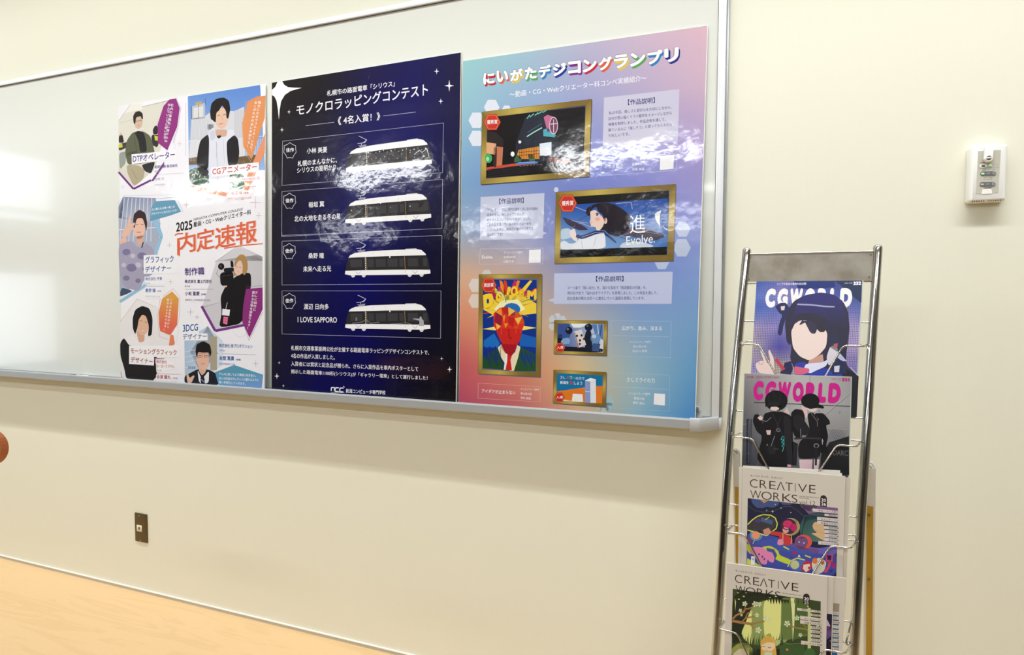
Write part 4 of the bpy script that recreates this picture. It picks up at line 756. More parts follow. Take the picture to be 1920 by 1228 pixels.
P.text('新潟を', WT, 8, 716, 828, 776, 830, 23, bold=.02); P.text('楽', (206, 60, 60), 8, 786, 830, 806, 831, 22, bold=.02); P.text('しよう', WT, 8, 814, 832, 872, 834, 22, bold=.01); badge(712, 922, 38, '入選', 10)
frm([(1072, 746), (1490, 766), (1486, 1020), (1069, 996)], 2, (170, 204, 226)); P.text('少しミライの力', WT, 3, 1186, 814, 1384, 820, 34, bold=.008); P.line((196, 216, 232), 3, 2, '1084 845 1476 866')
for k, s in enumerate(['クリエイティブ部門', '動画の部', '廣井 寛丸']): P.text(s, WT, 3, (1200, 1238, 1230)[k], 904 + k * 32, (1350, 1310, 1314)[k], 910 + k * 33, 19)
P.poly((246, 246, 248), 3, '1380 894 1457 898 1455 980 1376 972')
P.build('printed_sheet', M['print'], t3)

# ------------------------------------------------------------------ magazine rack
SL = .18
def RP(x, y, o=0.0):
    """point of the leaning rack front (o metres proud of it) seen at pixel x, y"""
    return at(x, y, (0, -.29 - o, 1.35), (0, 1, -SL))
rk = thing('magazine_rack', 'chrome wire magazine rack leaning by the wall right of the whiteboard', 'magazine rack', (.09, -.35, 0))
def sm(pts, m=6):
    """smooth curve through the points"""
    P = [np.array(p, float) for p in pts]; out = []
    for i in range(len(P) - 1):
        a, b, c, d = P[max(i - 1, 0)], P[i], P[i + 1], P[min(i + 2, len(P) - 1)]
        for k in range(m):
            t = k / m; out.append(.5 * ((2 * b) + (-a + c) * t + (2 * a - 5 * b + 4 * c - d) * t * t + (-a + 3 * b - 3 * c + d) * t ** 3))
    return out + [P[-1]]
def upright(px):
    P = [RP(x, y) for x, y in px]; d = (P[-1] - P[-3]); d = d / -d[2]
    foot = P[-1] + d * (P[-1][2] - .0); pts = sm(P) + [P[-1] + (foot - P[-1]) * .5, foot + np.array([0, 0, .002])]
    top = pts[0]; u = (pts[0] - pts[1]); u /= np.linalg.norm(u); r = .0092
    dome = [top + u * r * math.sin(math.radians(a)) * .8 for a in (85, 60, 40, 20)]; rr = [r * math.cos(math.radians(a)) for a in (85, 60, 40, 20)]
    m = MB().tube(dome + pts, rr + [r] * len(pts), 22); return m.build('upright', M['chrome'], rk), pts
u1, UL = upright([(1400.5, 470), (1392, 560), (1384.3, 650), (1375.5, 745), (1367.5, 840), (1360.3, 940), (1354, 1040), (1346, 1164), (1341.5, 1228)])
u2, UR = upright([(1646, 464.5), (1640, 560), (1634.5, 650), (1629, 745), (1623, 840), (1618, 920), (1613, 1000), (1605.5, 1150), (1601.5, 1228)])
# header panel
hq = [(1406.5, 477), (1637.5, 471.5), (1634.5, 526.5), (1402, 528.5)]
MB().prism([RP(x, y, .004) for x, y in hq], (0, .0018, 0)).build('header_panel', M['panel'], rk)
a = (RP(1406, 476.5, .004), RP(1638, 471, .004)); MB().tube([a[0], a[1]], .0019, 8).build('panel_edge', M['chrome'], rk)
for x, y in ((1407.5, 482), (1404.5, 523), (1633, 477), (1630, 519)): p = RP(x, y, .0055); MB().tube([p, p + np.array([0, .002, 0])], .0016, 10).build('rivet', M['screw'], rk)
def bar(x0, y0, x1, y1, o=0, r=.0019): MB().tube([RP(x0, y0, o), RP(x1, y1, o)], r, 10).build('crossbar', M['chrome'], rk)
for q in ((1400, 531.5, 1637, 527.5), (1394, 602, 1631, 604.5), (1382, 770, 1622, 784.5), (1368, 944.8, 1611, 970), (1365, 1000, 1609, 1003.5, -.02), (1352, 1122, 1598, 1166.5)): bar(*q)
def basket(L, R, backL, backR, hookL, hookR, drop=None):
    """one pocket: back bar, side wires out to the corners, and the V-shaped front wire"""
    o = .045
    f = [RP(*L[0], o), RP(*L[1], o), RP(*L[2], o), RP(*R[2], o), RP(*R[1], o), RP(*R[0], o)]
    pts = [RP(*hookL, .006)] + [RP(*backL, .002)] + f + [RP(*backR, .002)] + [RP(*hookR, .006)]
    MB().tube(fillet(pts, .009, 5), .0020, 10).build('wire_basket', M['chrome'], rk)
    MB().tube([RP(*backL, 0), RP(*backR, 0)], .0019, 10).build('crossbar', M['chrome'], rk)
basket([(1388, 644), (1423.5, 646.5), (1462, 716)], [(1621, 649), (1581, 648), (1541, 716)], (1402, 640), (1624, 646), (1386, 652), (1630, 658))
basket([(1375, 818), (1411, 822.5), (1448, 892)], [(1606.5, 837), (1569, 834), (1528, 896)], (1389, 811), (1615, 826.5), (1372, 822), (1620, 841))
basket([(1363, 997), (1396.5, 1002), (1438, 1081)], [(1596.5, 1027.5), (1556.5, 1023.5), (1516, 1088)], (1375, 984.5), (1606, 1013.5), (1360, 992), (1612, 1024))
basket([(1348.3, 1179), (1382, 1187), (1421, 1270)], [(1585.5, 1225), (1545, 1217), (1506, 1280)], (1361, 1163), (1598, 1206), (1344, 1170), (1600, 1216))
# small spare wire link beside the lowest pocket
MB().tube(fillet([RP(1586, 1164.5, .004), RP(1596, 1166, .004), RP(1590, 1190, .018), RP(1585.5, 1206, .022), RP(1590, 1210, .02), RP(1592, 1203, .018)], .004), .0017, 8).build('wire_link', M['chrome'], rk)
# low bars near the floor
for z in (.12, .30):
    i = min(range(len(UL)), key=lambda k: abs(UL[k][2] - z)); j = min(range(len(UR)), key=lambda k: abs(UR[k][2] - z))
    pa = np.array(UL[-1]) + (np.array(UL[-3]) - np.array(UL[-1])) * (z / UL[-3][2]); pb = np.array(UR[-1]) + (np.array(UR[-3]) - np.array(UR[-1])) * (z / UR[-3][2])
    MB().tube([pa, pb], .0019, 8).build('crossbar', M['chrome'], rk)
# rear legs: flat chrome-edged bars with a yellowed strip, hinged to the uprights and leaning back to the wall
def rear(px_top, px_low, w, px_y0, lab=None):
    A = RP(*px_top, -.012); B = at(px_low[0], px_low[1], (0, -.20, 0), (0, 1, -.0))
    d = (B - A) / (A[2] - B[2]); foot = A + d * A[2]
    # keep the foot clear of the wall
    n = np.array([w / 2, 0, 0]); t = np.array([0, .008, 0])
    m = MB().prism([A - n, A + n, foot + n, foot - n], t)
    m.tube([A - n + t / 2, foot - n + t / 2 + np.array([0, 0, .003])], .0026, 10); m.tube([A + n + t / 2, foot + n + t / 2 + np.array([0, 0, .003])], .0026, 10)
    g = [A - n + t / 2] + [A + t / 2 + np.array([w / 2 * math.cos(math.radians(q)), 0, w / 2 * 1.4 * math.sin(math.radians(q))]) for q in (160, 120, 90, 60, 20)] + [A + n + t / 2]
    m.tube(g, .0026, 10)
    leg = m.build('rear_leg', M['alu'], rk)
    k = (A[2] - at(px_y0[0], px_y0[1], (0, A[1] + .02, 0), (0, 1, 0))[2]); S = A + d * k; n2 = n * .74; f = np.array([0, -.0012, 0])
    MB().prism([S - n2 + f, S + n2 + f, foot - d * .01 + n2 + f, foot - d * .01 - n2 + f], (0, .001, 0)).build('yellowed_strip', M['yellow'], leg)
    return leg, A, d, foot, S
r1, A1, d1, F1, S1 = rear((1380.5, 850), (1385, 1170), .0115, (1382, 915))
r2, A2, d2, F2, S2 = rear((1631.5, 878), (1629.5, 1228), .0165, (1631, 952))
for y in (.04, .20):
    p = A2 + d2 * (A2[2] - (S2[2] + .02 - y * 1.0)) + np.array([-.002, -.003, 0])
    MB().tube([p, p + np.array([0, -.003, 0])], [.0026, .002], 10).build('bolt', M['groove'], r2)
# bracing strut that joins each rear leg to its upright
for A, U in ((A1, UL), (A2, UR)):
    j = min(range(len(U)), key=lambda k: abs(U[k][2] - A[2] - .01)); MB().tube([np.array(U[j]), A + np.array([0, .004, 0])], .0045, 10).build('hinge_pin', M['chrome'], rk)
# ------------------------------------------------------------------ magazines
def magazine(label, cat, quad, ot, ob, th, pages, group, coverm='cover', gain=.95, name='magazine', rounded=None):
    """quad TL TR BR BL in photograph pixels; ot / ob = how far the top / foot stands off the rack plane"""
    pt = RP((quad[0][0] + quad[1][0]) / 2, (quad[0][1] + quad[1][1]) / 2, ot); pb = RP((quad[2][0] + quad[3][0]) / 2, (quad[2][1] + quad[3][1]) / 2, ob)
    n = np.cross((1, 0, 0), pb - pt); n /= np.linalg.norm(n)
    if (CAM - pt) @ n < 0: n = -n
    c = [at(x, y, pt, n) for x, y in quad]
    t = thing(name, label, cat, (c[2] + c[3]) / 2, group)
    P = Print(pt, n, gain)
    q = [p - n * .0001 for p in c]
    m = MB().prism(q, -n * .0005); m.prism([p - n * (th - .0005) for p in q], -n * .0005)
    m.build('cover', M['matt'] if coverm == 'matt2' else M['paper2'] if coverm == 'matt' else M['greenpaper'], t)
    cc = sum(q) / 4; MB().prism([p + (cc - p) * .004 - n * .0005 for p in q], -n * (th - .001)).build('page_block', M[pages], t)
    return P, t
S_ = 'glossy cover magazines in the rack'; Z_ = 'cream booklets in the rack'
# --- top magazine
Q = [(1418.5, 527.6), (1619, 526), (1605, 783), (1404, 772)]
P, tt = magazine('magazine with blue dotted cover and a dark-haired figure, topmost in the rack', 'magazine', Q, .008, .008, .005, 'greenpaper', S_)
Q = [(1418.8, 527.8), (1616.6, 526.2), (1602.8, 783), (1404.4, 772)]
P.field(0, [[(46, 90, 180), (120, 120, 200), (60, 80, 170), (30, 60, 140), (20, 50, 110)], [(90, 130, 215), (170, 160, 215), (100, 100, 190), (60, 90, 180), (30, 60, 120)], [(50, 110, 210), (110, 120, 210), (150, 140, 205), (150, 140, 210), (90, 110, 190)],
            [(190, 170, 200), (160, 150, 215), (150, 140, 200), (190, 170, 220), (200, 180, 215)], [(215, 200, 180), (70, 60, 170), (180, 160, 190), (190, 170, 215), (196, 176, 220)], [(170, 150, 210), (220, 205, 150), (190, 170, 200), (170, 150, 205), (150, 130, 200)],
            [(190, 180, 215), (220, 210, 160), (170, 150, 190), (190, 165, 200), (205, 190, 200)], [(70, 90, 170), (220, 205, 180), (150, 140, 190), (160, 140, 190), (180, 170, 190)]], [0, .1, .2, .35, .5, .65, .8, 1], Q, 20, 26)
# dotted LED-wall screen lines
for k in range(62):
    a = k / 62; xt = Q[0][0] + (Q[1][0] - Q[0][0]) * a; xb = Q[3][0] + (Q[2][0] - Q[3][0]) * a; P.line((86, 84, 150), 1, .75, (xt, Q[0][1] + 2 - a * 1.6), (xb, Q[3][1] + a * 11))
for k in range(78):
    b = k / 78; P.line((86, 84, 150), 1, .75, (Q[0][0] + (Q[3][0] - Q[0][0]) * b, Q[0][1] + (Q[3][1] - Q[0][1]) * b), (Q[1][0] + (Q[2][0] - Q[1][0]) * b, Q[1][1] + (Q[2][1] - Q[1][1]) * b))
P.frame(1360, 440, 4.384)
P.poly((22, 40, 84), 2, '900 378 1124 378 1118 560 1040 500 980 440'); P.poly((26, 46, 120), 2, '560 380 900 378 900 430 700 450 600 440')
P.text('ライブや配信の裏側を初公開！', (230, 235, 248), 6, 424, 416, 668, 412, 20, bold=.02); P.text('APRIL 2026', (220, 226, 240), 6, 978, 404, 1046, 402, 10); P.text('332', (250, 250, 252), 6, 1052, 413, 1116, 410, 27, bold=.06)
def cgworld(col, lay, x0, y0, x1, y1, h0, h1):
    L = 'CGWORLD'; n = len(L); wd_ = [.135, .14, .165, .145, .14, .115, .16]; s0 = sum(wd_); a = 0
    for ch, w_ in zip(L, wd_):
        b = a + w_ / s0; xa = x0 + (x1 - x0) * (a + .008); xb = x0 + (x1 - x0) * (b - .008); ya = y0 + (y1 - y0) * a; yb = y0 + (y1 - y0) * b; ha = h0 + (h1 - h0) * a; hb = h0 + (h1 - h0) * b
        P.text(ch, col, lay, xa - 2, ya, xb - 6, yb, ha, hb, bold=.085, slant=10); a = b
cgworld((248, 248, 250), 3, 322, 582, 1050, 584, 140, 146)
P.auto = True
# a plain stand-in figure: dark long hair, pale face oval, school-blue shoulders
P.poly((44, 42, 66), 4, '505 890 490 760 500 640 560 548 650 498 780 474 890 490 970 550 1012 640 1020 760 1010 880 990 1000 1000 1080 1090 1160 1092 1300 1000 1320 700 1300 530 1040 545 900')
P.grad(5, [(48, 44, 120), (46, 44, 110), (44, 42, 66), (44, 44, 70)], [(600, 540), (960, 540), (1012, 780), (510, 780)], 5); P.poly((46, 44, 116), 5, '600 541 650 500 780 476 890 492 960 541')
P.poly((168, 166, 210), 6, '590 566 700 570 830 584 900 588 900 598 820 596 700 582 588 578')
P.poly((244, 222, 214), 6, '540 800 560 740 620 700 760 720 840 800 830 920 770 990 690 1036 610 1000 555 930')
P.poly((44, 42, 62), 7, '530 820 590 690 640 700 700 700 770 800 820 800 850 690 700 640 560 660'); P.poly((54, 50, 76), 8, '600 750 640 690 700 810 740 815 760 760 700 700'); P.poly((44, 42, 62), 8, '505 740 545 740 540 900 520 905')
P.poly((206, 156, 140), 5, '690 1030 800 980 810 1050 770 1080 680 1060'); P.poly((226, 226, 246), 7, '660 1060 800 1050 850 1020 830 1080 740 1120 700 1140 640 1120'); P.poly((42, 62, 168), 6, '560 1060 660 1040 700 1140 830 1090 860 1120 980 1140 1060 1200 1060 1300 600 1300')
P.poly((222, 100, 130), 8, '566 1080 620 1090 690 1100 690 1130 640 1150 570 1150')
P.poly((42, 46, 76), 9, '850 830 900 800 930 830 940 900 990 960 1000 1000 920 960 850 920'); P.poly((222, 214, 224), 9, '860 920 910 900 930 960 900 1040 850 1080 830 1010'); P.poly((190, 90, 90), 10, '890 900 925 890 920 930 900 930'); P.poly((190, 196, 232), 9, '930 960 1000 1040 960 1040 910 1000')
P.poly((34, 40, 84), 9, '880 1040 960 1030 1000 1140 880 1150'); P.poly((222, 218, 230), 10, '895 1080 940 1075 935 1130 895 1130')
P.poly((36, 40, 90), 9, '410 590 450 560 500 560 530 610 500 680 480 740 460 830 430 820 440 740 470 660 440 640'); P.poly((232, 216, 214), 10, '455 590 490 585 485 620 460 622')
P.poly((32, 36, 76), 9, '450 1140 490 1050 540 1040 556 1100 540 1150'); P.line((196, 60, 80), 10, 28, '415 1022 482 1110')
P.poly((240, 214, 206), 9, '245 1060 300 1030 340 1060 372 1040 352 960 362 940 400 1020 400 1100 420 1150 280 1140 255 1100'); P.line((170, 110, 110), 10, 3, '275 1040 280 1060 298 1070 312 1050'); P.poly((240, 214, 206), 9, '285 950 305 960 345 1060 320 1050')
P.line((200, 204, 230), 7, 5, '1030 1090 1092 1160'); P.poly((24, 26, 36), 8, '960 1090 1060 1140 1096 1165 1080 1500 960 1500')
P.build('cover_print', M['cover'], tt)
# --- second magazine
Q2m = [(1395, 700), (1597.5, 706.4), (1590, 968), (1387.5, 944)]
P, tt = magazine('magazine with two black-clad figures and pink title, second from the top of the rack', 'magazine', Q2m, .05, .02, .006, 'greenpaper', S_)
q = [(1396.2, 700.6), (1596, 707), (1588, 968), (1389, 944)]
P.field(0, [[(150, 150, 154), (172, 172, 174), (196, 196, 198), (190, 190, 192), (165, 166, 168)], [(120, 120, 124), (160, 160, 162), (190, 190, 192), (186, 186, 188), (166, 168, 170)], [(96, 98, 104), (140, 140, 144), (160, 160, 162), (150, 150, 154), (150, 150, 154)],
            [(72, 76, 86), (90, 92, 98), (110, 112, 118), (100, 102, 108), (96, 98, 104)], [(56, 60, 70), (60, 62, 70), (64, 66, 72), (50, 52, 56), (52, 54, 58)]], [0, .2, .4, .6, 1], q, 14, 20)
P.frame(1350, 690, 4.384)
P.line((120, 120, 124), 1, 3, '313 55 313 800'); P.line((120, 120, 124), 1, 3, '738 62 740 400'); P.line((70, 70, 76), 2, 7, '280 282 480 290 1068 315'); P.line((186, 186, 190), 2, 7, '860 384 1072 200'); P.line((80, 80, 86), 3, 2.5, '864 388 1076 204')
for x, y in ((815, 356), (983, 365), (310, 150)): P.ell((120, 120, 124), 2, x, y, 8, 9, 10); P.ell((160, 160, 164), 3, x, y, 5, 6, 10)
P.poly((40, 44, 56), 2, '218 420 240 418 245 790 215 790'); P.line((120, 124, 134), 3, 4, '232 430 236 780'); P.line((150, 150, 156), 3, 5, '190 462 215 460'); P.line((66, 70, 84), 2, 12, '256 420 256 790'); P.line((90, 94, 104), 3, 3, '215 522 250 524'); P.line((90, 94, 104), 3, 3, '215 700 250 702')
for k in range(8): P.line((96, 98, 104), 3, 2, (890 + k * 15, 500), (940 + k * 15, 590)); P.line((96, 98, 104), 3, 2, (930 + k * 18, 500), (880 + k * 18, 585))
P.line((170, 170, 174), 4, 5, '885 497 1062 508'); P.poly((34, 35, 40), 4, '900 610 1060 560 1062 880 820 880 830 720'); P.text('DARC', (110, 110, 114), 5, 930, 716, 1052, 722, 44)
P.text('その姿、どうやってできてるの？', (206, 40, 140), 5, 220, 84, 488, 86, 20, bold=.02); P.text('MARCH 2026', (206, 60, 150), 5, 916, 94, 996, 97, 10); P.text('331', (206, 36, 140), 5, 1002, 106, 1064, 108, 26, bold=.06)
cgworld((216, 34, 152), 5, 266, 246, 1000, 275, 142, 150)
P.auto = True; K0, K1, K2 = (24, 24, 28), (38, 38, 44), (56, 56, 64)
P.ell(K0, 7, 462, 268, 94, 84, 24); P.poly(K0, 7, '368 318 378 290 470 280 520 320 480 316 430 312'); P.poly((236, 214, 212), 8, '418 318 470 318 490 335 462 352 432 348 412 340'); P.poly(K1, 8, '372 318 400 285 470 278 498 300 470 316 420 306'); P.line(K2, 9, 3, '440 200 452 280'); P.line(K2, 9, 3, '500 215 480 290'); P.line(K2, 9, 3, '395 230 410 290')
P.poly((214, 196, 200), 6, '520 370 548 320 575 370 560 400 530 390'); P.poly(K0, 7, '360 375 430 355 520 360 590 395 600 520 600 700 608 810 360 812 300 745 350 560 300 520 268 440 280 385 310 376 350 420 350 470')
P.poly(K1, 8, '520 390 580 400 590 600 600 790 560 800 530 560'); P.poly((230, 206, 208), 9, '308 408 330 392 352 404 345 430 325 428'); P.poly((226, 200, 196), 9, '378 512 418 510 414 548 388 548'); P.poly((238, 176, 186), 9, '552 792 586 796 584 812 556 812')
P.line((190, 190, 196), 10, 2.5, '335 425 380 440 422 405'); P.line(K2, 9, 5, '500 400 430 600'); P.line(K2, 9, 5, '430 370 520 560'); P.line((150, 150, 156), 10, 4, '420 640 450 560'); P.ell((140, 140, 148), 9, 480, 510, 18, 14, 12); P.ell(K1, 10, 480, 510, 12, 9, 12); P.ell(K1, 9, 425, 670, 36, 42, 14); P.ell((130, 130, 136), 10, 388, 632, 7, 7, 8); P.line((120, 120, 126), 10, 3, '440 664 480 666')
P.line((70, 190, 200), 11, 5, '515 560 500 590 525 590 505 612 528 618 508 640 524 650 512 688'); P.line((70, 190, 200), 11, 4, '525 560 528 640')
P.ell(K0, 7, 742, 270, 76, 62, 24); P.poly(K0, 8, '670 295 700 270 800 290 858 318 852 334 800 326 740 338 700 316'); P.poly((236, 216, 214), 7, '700 305 740 335 800 330 790 352 760 366 730 350 700 330'); P.poly((232, 204, 206), 6, '662 325 690 300 712 330 722 400 700 415 690 360'); P.poly((232, 204, 206), 6, '775 385 800 400 812 430 790 420')
P.poly(K0, 6, '580 370 620 335 680 345 700 400 680 560 640 590 600 540'); P.poly(K0, 6, '770 372 850 370 900 430 905 460 870 470 890 560 870 640 900 700 830 720 800 520'); P.poly(K1, 7, '600 400 660 380 720 470 750 520 700 560 640 520 600 470')
P.poly((28, 28, 32), 8, '716 378 760 360 800 410 818 480 830 600 825 740 645 748 640 650 660 598 700 570 740 520'); P.line((150, 150, 156), 9, 3, '748 370 800 440 800 480'); P.line(K2, 9, 14, '610 580 700 575 830 580'); P.line((176, 176, 182), 10, 3, '662 500 664 568'); P.line((206, 206, 212), 10, 5, '842 582 842 628'); P.line((206, 206, 212), 10, 4, '834 600 852 600')
P.ell((150, 150, 156), 9, 792, 638, 22, 18, 14); P.ell(K0, 10, 792, 638, 16, 12, 14); P.line(K1, 9, 16, '792 650 788 800'); P.line((150, 120, 110), 9, 3, '620 600 662 600'); P.poly(K1, 7, '590 600 640 620 630 800 600 800')
P.grad(7, [(236, 206, 212), (226, 196, 204), (214, 178, 190), (232, 200, 208)], [(650, 752), (760, 752), (752, 900), (662, 900)], 3); P.poly((230, 204, 210), 7, '775 752 818 750 800 900 770 900')
P.build('cover_print', M['cover'], tt)
# --- cream booklets: a deck with "CREATIVE WORKS" on the front one
INK2 = (58, 42, 38); CR = (220, 212, 200)
def booklet_print(P, K, which):
    if which == 12:
        P.text('モノづくりって、たのしい！', INK2, 3, 430, 186, 765, 216, 22, bold=.004)
        xs_ = [(425, 505), (527, 602), (628, 694), (706, 790), (795, 872), (896, 902), (928, 1022), (1045, 1112)]
        for (a, b), ch in zip(xs_, 'CREΛTIVE'):
            y = lambda x: 297 + (x - 425) * .1; P.text(ch, INK2, 3, a, y(a), b, y(b), 86, bold=-.012)
        for (a, b), ch in zip([(428, 540), (546, 652), (670, 738), (764, 860), (862, 922)], 'WORKS'):
            y = lambda x: 412 + (x - 428) * .105; P.text(ch, INK2, 3, a, y(a), b, y(b), 84, bold=-.012)
        P.text('MOVIE×CG×Web Creator', INK2, 3, 942, 398, 1150, 414, 11); P.text('Department', INK2, 3, 942, 412, 1044, 422, 10); P.text('vol.12', INK2, 3, 940, 474, 1108, 490, 44, bold=-.012)
        P.poly(INK2, 3, '1161 420 1166 395 1180 384 1200 382 1218 392 1230 410 1229 512 1160 500'); P.text('20', WT, 4, 1172, 446, 1220, 452, 32, bold=.02); P.text('26', WT, 4, 1172, 488, 1220, 494, 32, bold=.02)
        P.auto = True
        P.poly((38, 38, 66), 4, '402 413 1345 517 1328 1260 388 1130')
        P.poly((128, 96, 140), 5, '950 476 1345 517 1340 590 1160 560 1040 580'); P.poly((72, 88, 140), 5, '432 416 735 450 720 490 660 515 600 500 560 518 500 514 450 470'); P.poly((90, 84, 130), 5, '735 450 870 466 850 482 770 482'); P.poly((128, 112, 140), 5, '945 475 1130 494 1110 540 1040 550 970 510'); P.poly((196, 150, 110), 6, '530 428 615 438 572 466')
        P.grad(5, [(50, 78, 90), (72, 100, 112), (116, 130, 130), (62, 112, 96)], [(1000, 590), (1345, 600), (1336, 880), (950, 860)], 6); P.poly((58, 96, 96), 5, '945 700 990 610 1060 580 1150 570 1340 590 1340 620 1000 640 960 860')
        P.poly((224, 186, 140), 6, '1078 700 1100 660 1200 670 1210 860 1200 860 1080 790 1066 780 1130 775 1090 740'); P.line((190, 140, 100), 7, 3, '1110 740 1200 790')
        P.poly((70, 82, 170), 5, '397 748 640 800 800 850 1000 930 1330 960 1328 1260 388 1130'); P.poly((108, 100, 190), 6, '860 890 1150 940 1330 900 1330 1010 1100 990 1060 960'); P.poly((72, 90, 180), 6, '480 870 720 830 1080 960 1120 1010 700 960 560 920')
        P.line((216, 224, 96), 8, 12, '400 690 450 640 500 605 560 586 640 590 690 620 712 680 700 730 600 806 398 745'); P.poly((66, 62, 66), 6, '404 695 500 612 600 594 690 625 705 700 600 796 400 740'); P.poly((72, 100, 140), 7, '545 612 665 645 658 692 540 655'); P.poly((80, 66, 120), 7, '470 640 520 618 545 650 530 672 480 665'); P.line((216, 224, 96), 8, 6, '630 605 588 640')
        P.ell((206, 196, 132), 7, 850, 712, 98, 92, 26); P.ell((240, 204, 150), 7, 858, 712, 90, 90, 26); P.ell((66, 50, 60), 8, 830, 708, 82, 82, 26); P.ell((214, 52, 116), 9, 820, 684, 50, 40, 16); P.ell((200, 40, 110), 9, 882, 718, 36, 40, 16); P.ell((236, 160, 160), 9, 800, 745, 34, 34, 14); P.line((40, 40, 110), 10, 9, '772 728 800 740 840 738')
        P.poly((206, 60, 66), 8, '625 756 760 768 870 830 868 900 800 910 720 870 740 812 640 795'); P.line((240, 224, 160), 9, 5, '780 780 860 806 855 890'); P.line((240, 224, 160), 9, 5, '770 772 770 900'); P.poly((214, 150, 130), 9, '560 745 620 722 650 765 620 800 575 790'); P.poly((238, 150, 180), 9, '710 890 720 845 770 840 782 880 760 905 725 905')
        P.ell((224, 92, 84), 7, 985, 870, 90, 76, 24); P.ell((100, 70, 120), 8, 965, 872, 66, 60, 20); P.poly((118, 84, 140), 9, '905 870 920 822 960 840 1010 826 1030 870 1010 910 940 920 905 900'); P.ell((200, 200, 230), 10, 940, 872, 8); P.ell((200, 200, 230), 10, 990, 882, 8); P.poly((120, 80, 140), 7, '848 910 900 900 1000 930 1150 950 1140 1000 1010 960 930 940')
        P.line((216, 224, 96), 8, 6, '455 890 475 850'); P.ell((244, 160, 116), 9, 487, 800, 42, 42, 20); P.ell((104, 150, 190), 6, 490, 800, 66, 60, 20); P.poly((190, 200, 60), 7, '395 890 470 930 430 1000 394 960'); P.poly((190, 44, 80), 7, '398 840 430 840 442 870 410 872')
        P.poly((216, 224, 96), 7, '396 1040 560 1130 390 1110'); P.poly((206, 216, 70), 7, '560 920 640 910 720 960 735 1010 860 1060 830 1110 700 1060 620 980 540 950'); P.poly((70, 90, 150), 8, '600 930 680 950 710 1010 690 1050 600 1000'); P.poly((234, 140, 186), 9, '425 960 470 920 560 930 610 970 660 980 684 1040 670 1090 630 1080 610 1050 600 1110 520 1100 480 1020 430 990')
        for x, y in ((520, 1000), (555, 1025), (575, 1050)): P.ell((120, 60, 130), 10, x, y, 10, 12, 10)
        P.line((216, 224, 96), 8, 14, '775 918 835 950'); P.line((216, 224, 96), 8, 14, '1000 1012 1062 1034'); P.poly((200, 30, 70), 8, '870 985 890 965 915 975 905 1005 890 998 875 1002'); P.poly((236, 236, 240), 8, '925 1028 938 1000 956 1030'); P.poly((80, 60, 160), 8, '845 1020 880 1020 862 1040')
        P.ell((80, 110, 190), 7, 930, 1110, 100, 70, 22); P.ell((206, 206, 150), 8, 895, 1110, 46, 46, 18); P.line((216, 224, 96), 8, 12, '820 1130 850 1070 920 1040 1000 1060'); P.poly((206, 40, 60), 8, '965 1120 990 1078 1060 1070 1075 1130 1040 1190 960 1170'); P.poly((244, 224, 200), 9, '985 1110 1050 1100 1060 1150 1010 1190 980 1150'); P.ell((200, 60, 70), 10, 1045, 1142, 14)
        P.poly((232, 222, 200), 7, '1070 1080 1150 1030 1230 1080 1200 1180 1120 1220 1080 1160'); P.ell((232, 126, 60), 8, 1105, 1070, 28, 32); P.poly((210, 110, 70), 8, '1160 1090 1200 1066 1205 1100 1180 1110'); P.line((222, 80, 110), 9, 28, '1265 1070 1250 1130 1210 1190'); P.poly((222, 80, 110), 9, '1216 1000 1296 1005 1290 1080 1222 1075'); P.poly((44, 34, 110), 10, '1232 1008 1278 1012 1274 1062 1234 1058'); P.poly((190, 40, 120), 8, '1280 1095 1320 1090 1318 1150 1285 1140'); P.poly((60, 60, 150), 8, '1255 1160 1290 1155 1285 1190 1260 1188')
        P.poly(WT, 9, '438 1020 480 1022 474 1110 434 1108'); P.text('表紙', INK2, 10, 444, 1064, 472, 1066, 24); 
        for x, y in ((600, 540), (853, 563), (690, 480)): P.dots((170, 220, 200), 6, 6, (x, y))
        P.star((230, 230, 200), 6, 662, 552, 16); P.star((190, 230, 220), 6, 1086, 535, 24); P.star((150, 230, 190), 6, 750, 516, 12); P.line((110, 130, 120), 6, 2, '410 490 470 540 560 560 680 545 780 500 850 500 920 540 1000 610')
        pos = [(1085, 520, 555), (1205, 575, 600), (1128, 607, 645), (1128, 650, 685), (1200, 705, 735), (1205, 745, 778), (1205, 786, 822), (1205, 828, 862), (1140, 860, 898)]
        labs = ['学科・コース紹介', '講師紹介', 'タイムテーブル', '卒業までの流れ', '教育実績', '就職実績', '来校企業', '学生作品', 'コンテスト実績']
        for (x, y, y2), s in zip(pos, labs):
            P.poly((226, 214, 214), 11, (x, y), (1356, y + (1356 - x) * .1), (1356, y2 + (1356 - x) * .1 - 6), (x, y2 - 2)); P.text(s, INK2, 12, 1356 - len(s) * 27, y2 - 5 + (1356 - x - len(s) * 27) * .08, 1354, y2 - 12 + (1356 - x) * .1, 21)
    else:
        P.text('モノづくりって、たのしい！', INK2, 3, 332, 178, 648, 226, 22, bold=.004)
        for (a, b), ch in zip([(328, 402), (428, 500), (520, 584), (592, 672), (680, 752), (785, 791), (812, 908), (930, 1000)], 'CREΛTIVE'):
            y = lambda x: 292 + (x - 328) * .148; P.text(ch, INK2, 6, a, y(a), b, y(b), 84, bold=-.012)
        for (a, b), ch in zip([(335, 438), (442, 545), (560, 632), (655, 748), (752, 810)], 'WORKS'):
            y = lambda x: 405 + (x - 335) * .15; P.text(ch, (34, 28, 22), 12, a, y(a), b, y(b), 82, bold=-.012)
        P.text('MOVIE×CG×Web Creator', INK2, 6, 828, 412, 1036, 440, 11); P.text('vol.11', (60, 60, 36), 12, 830, 494, 1000, 518, 44, bold=-.012)
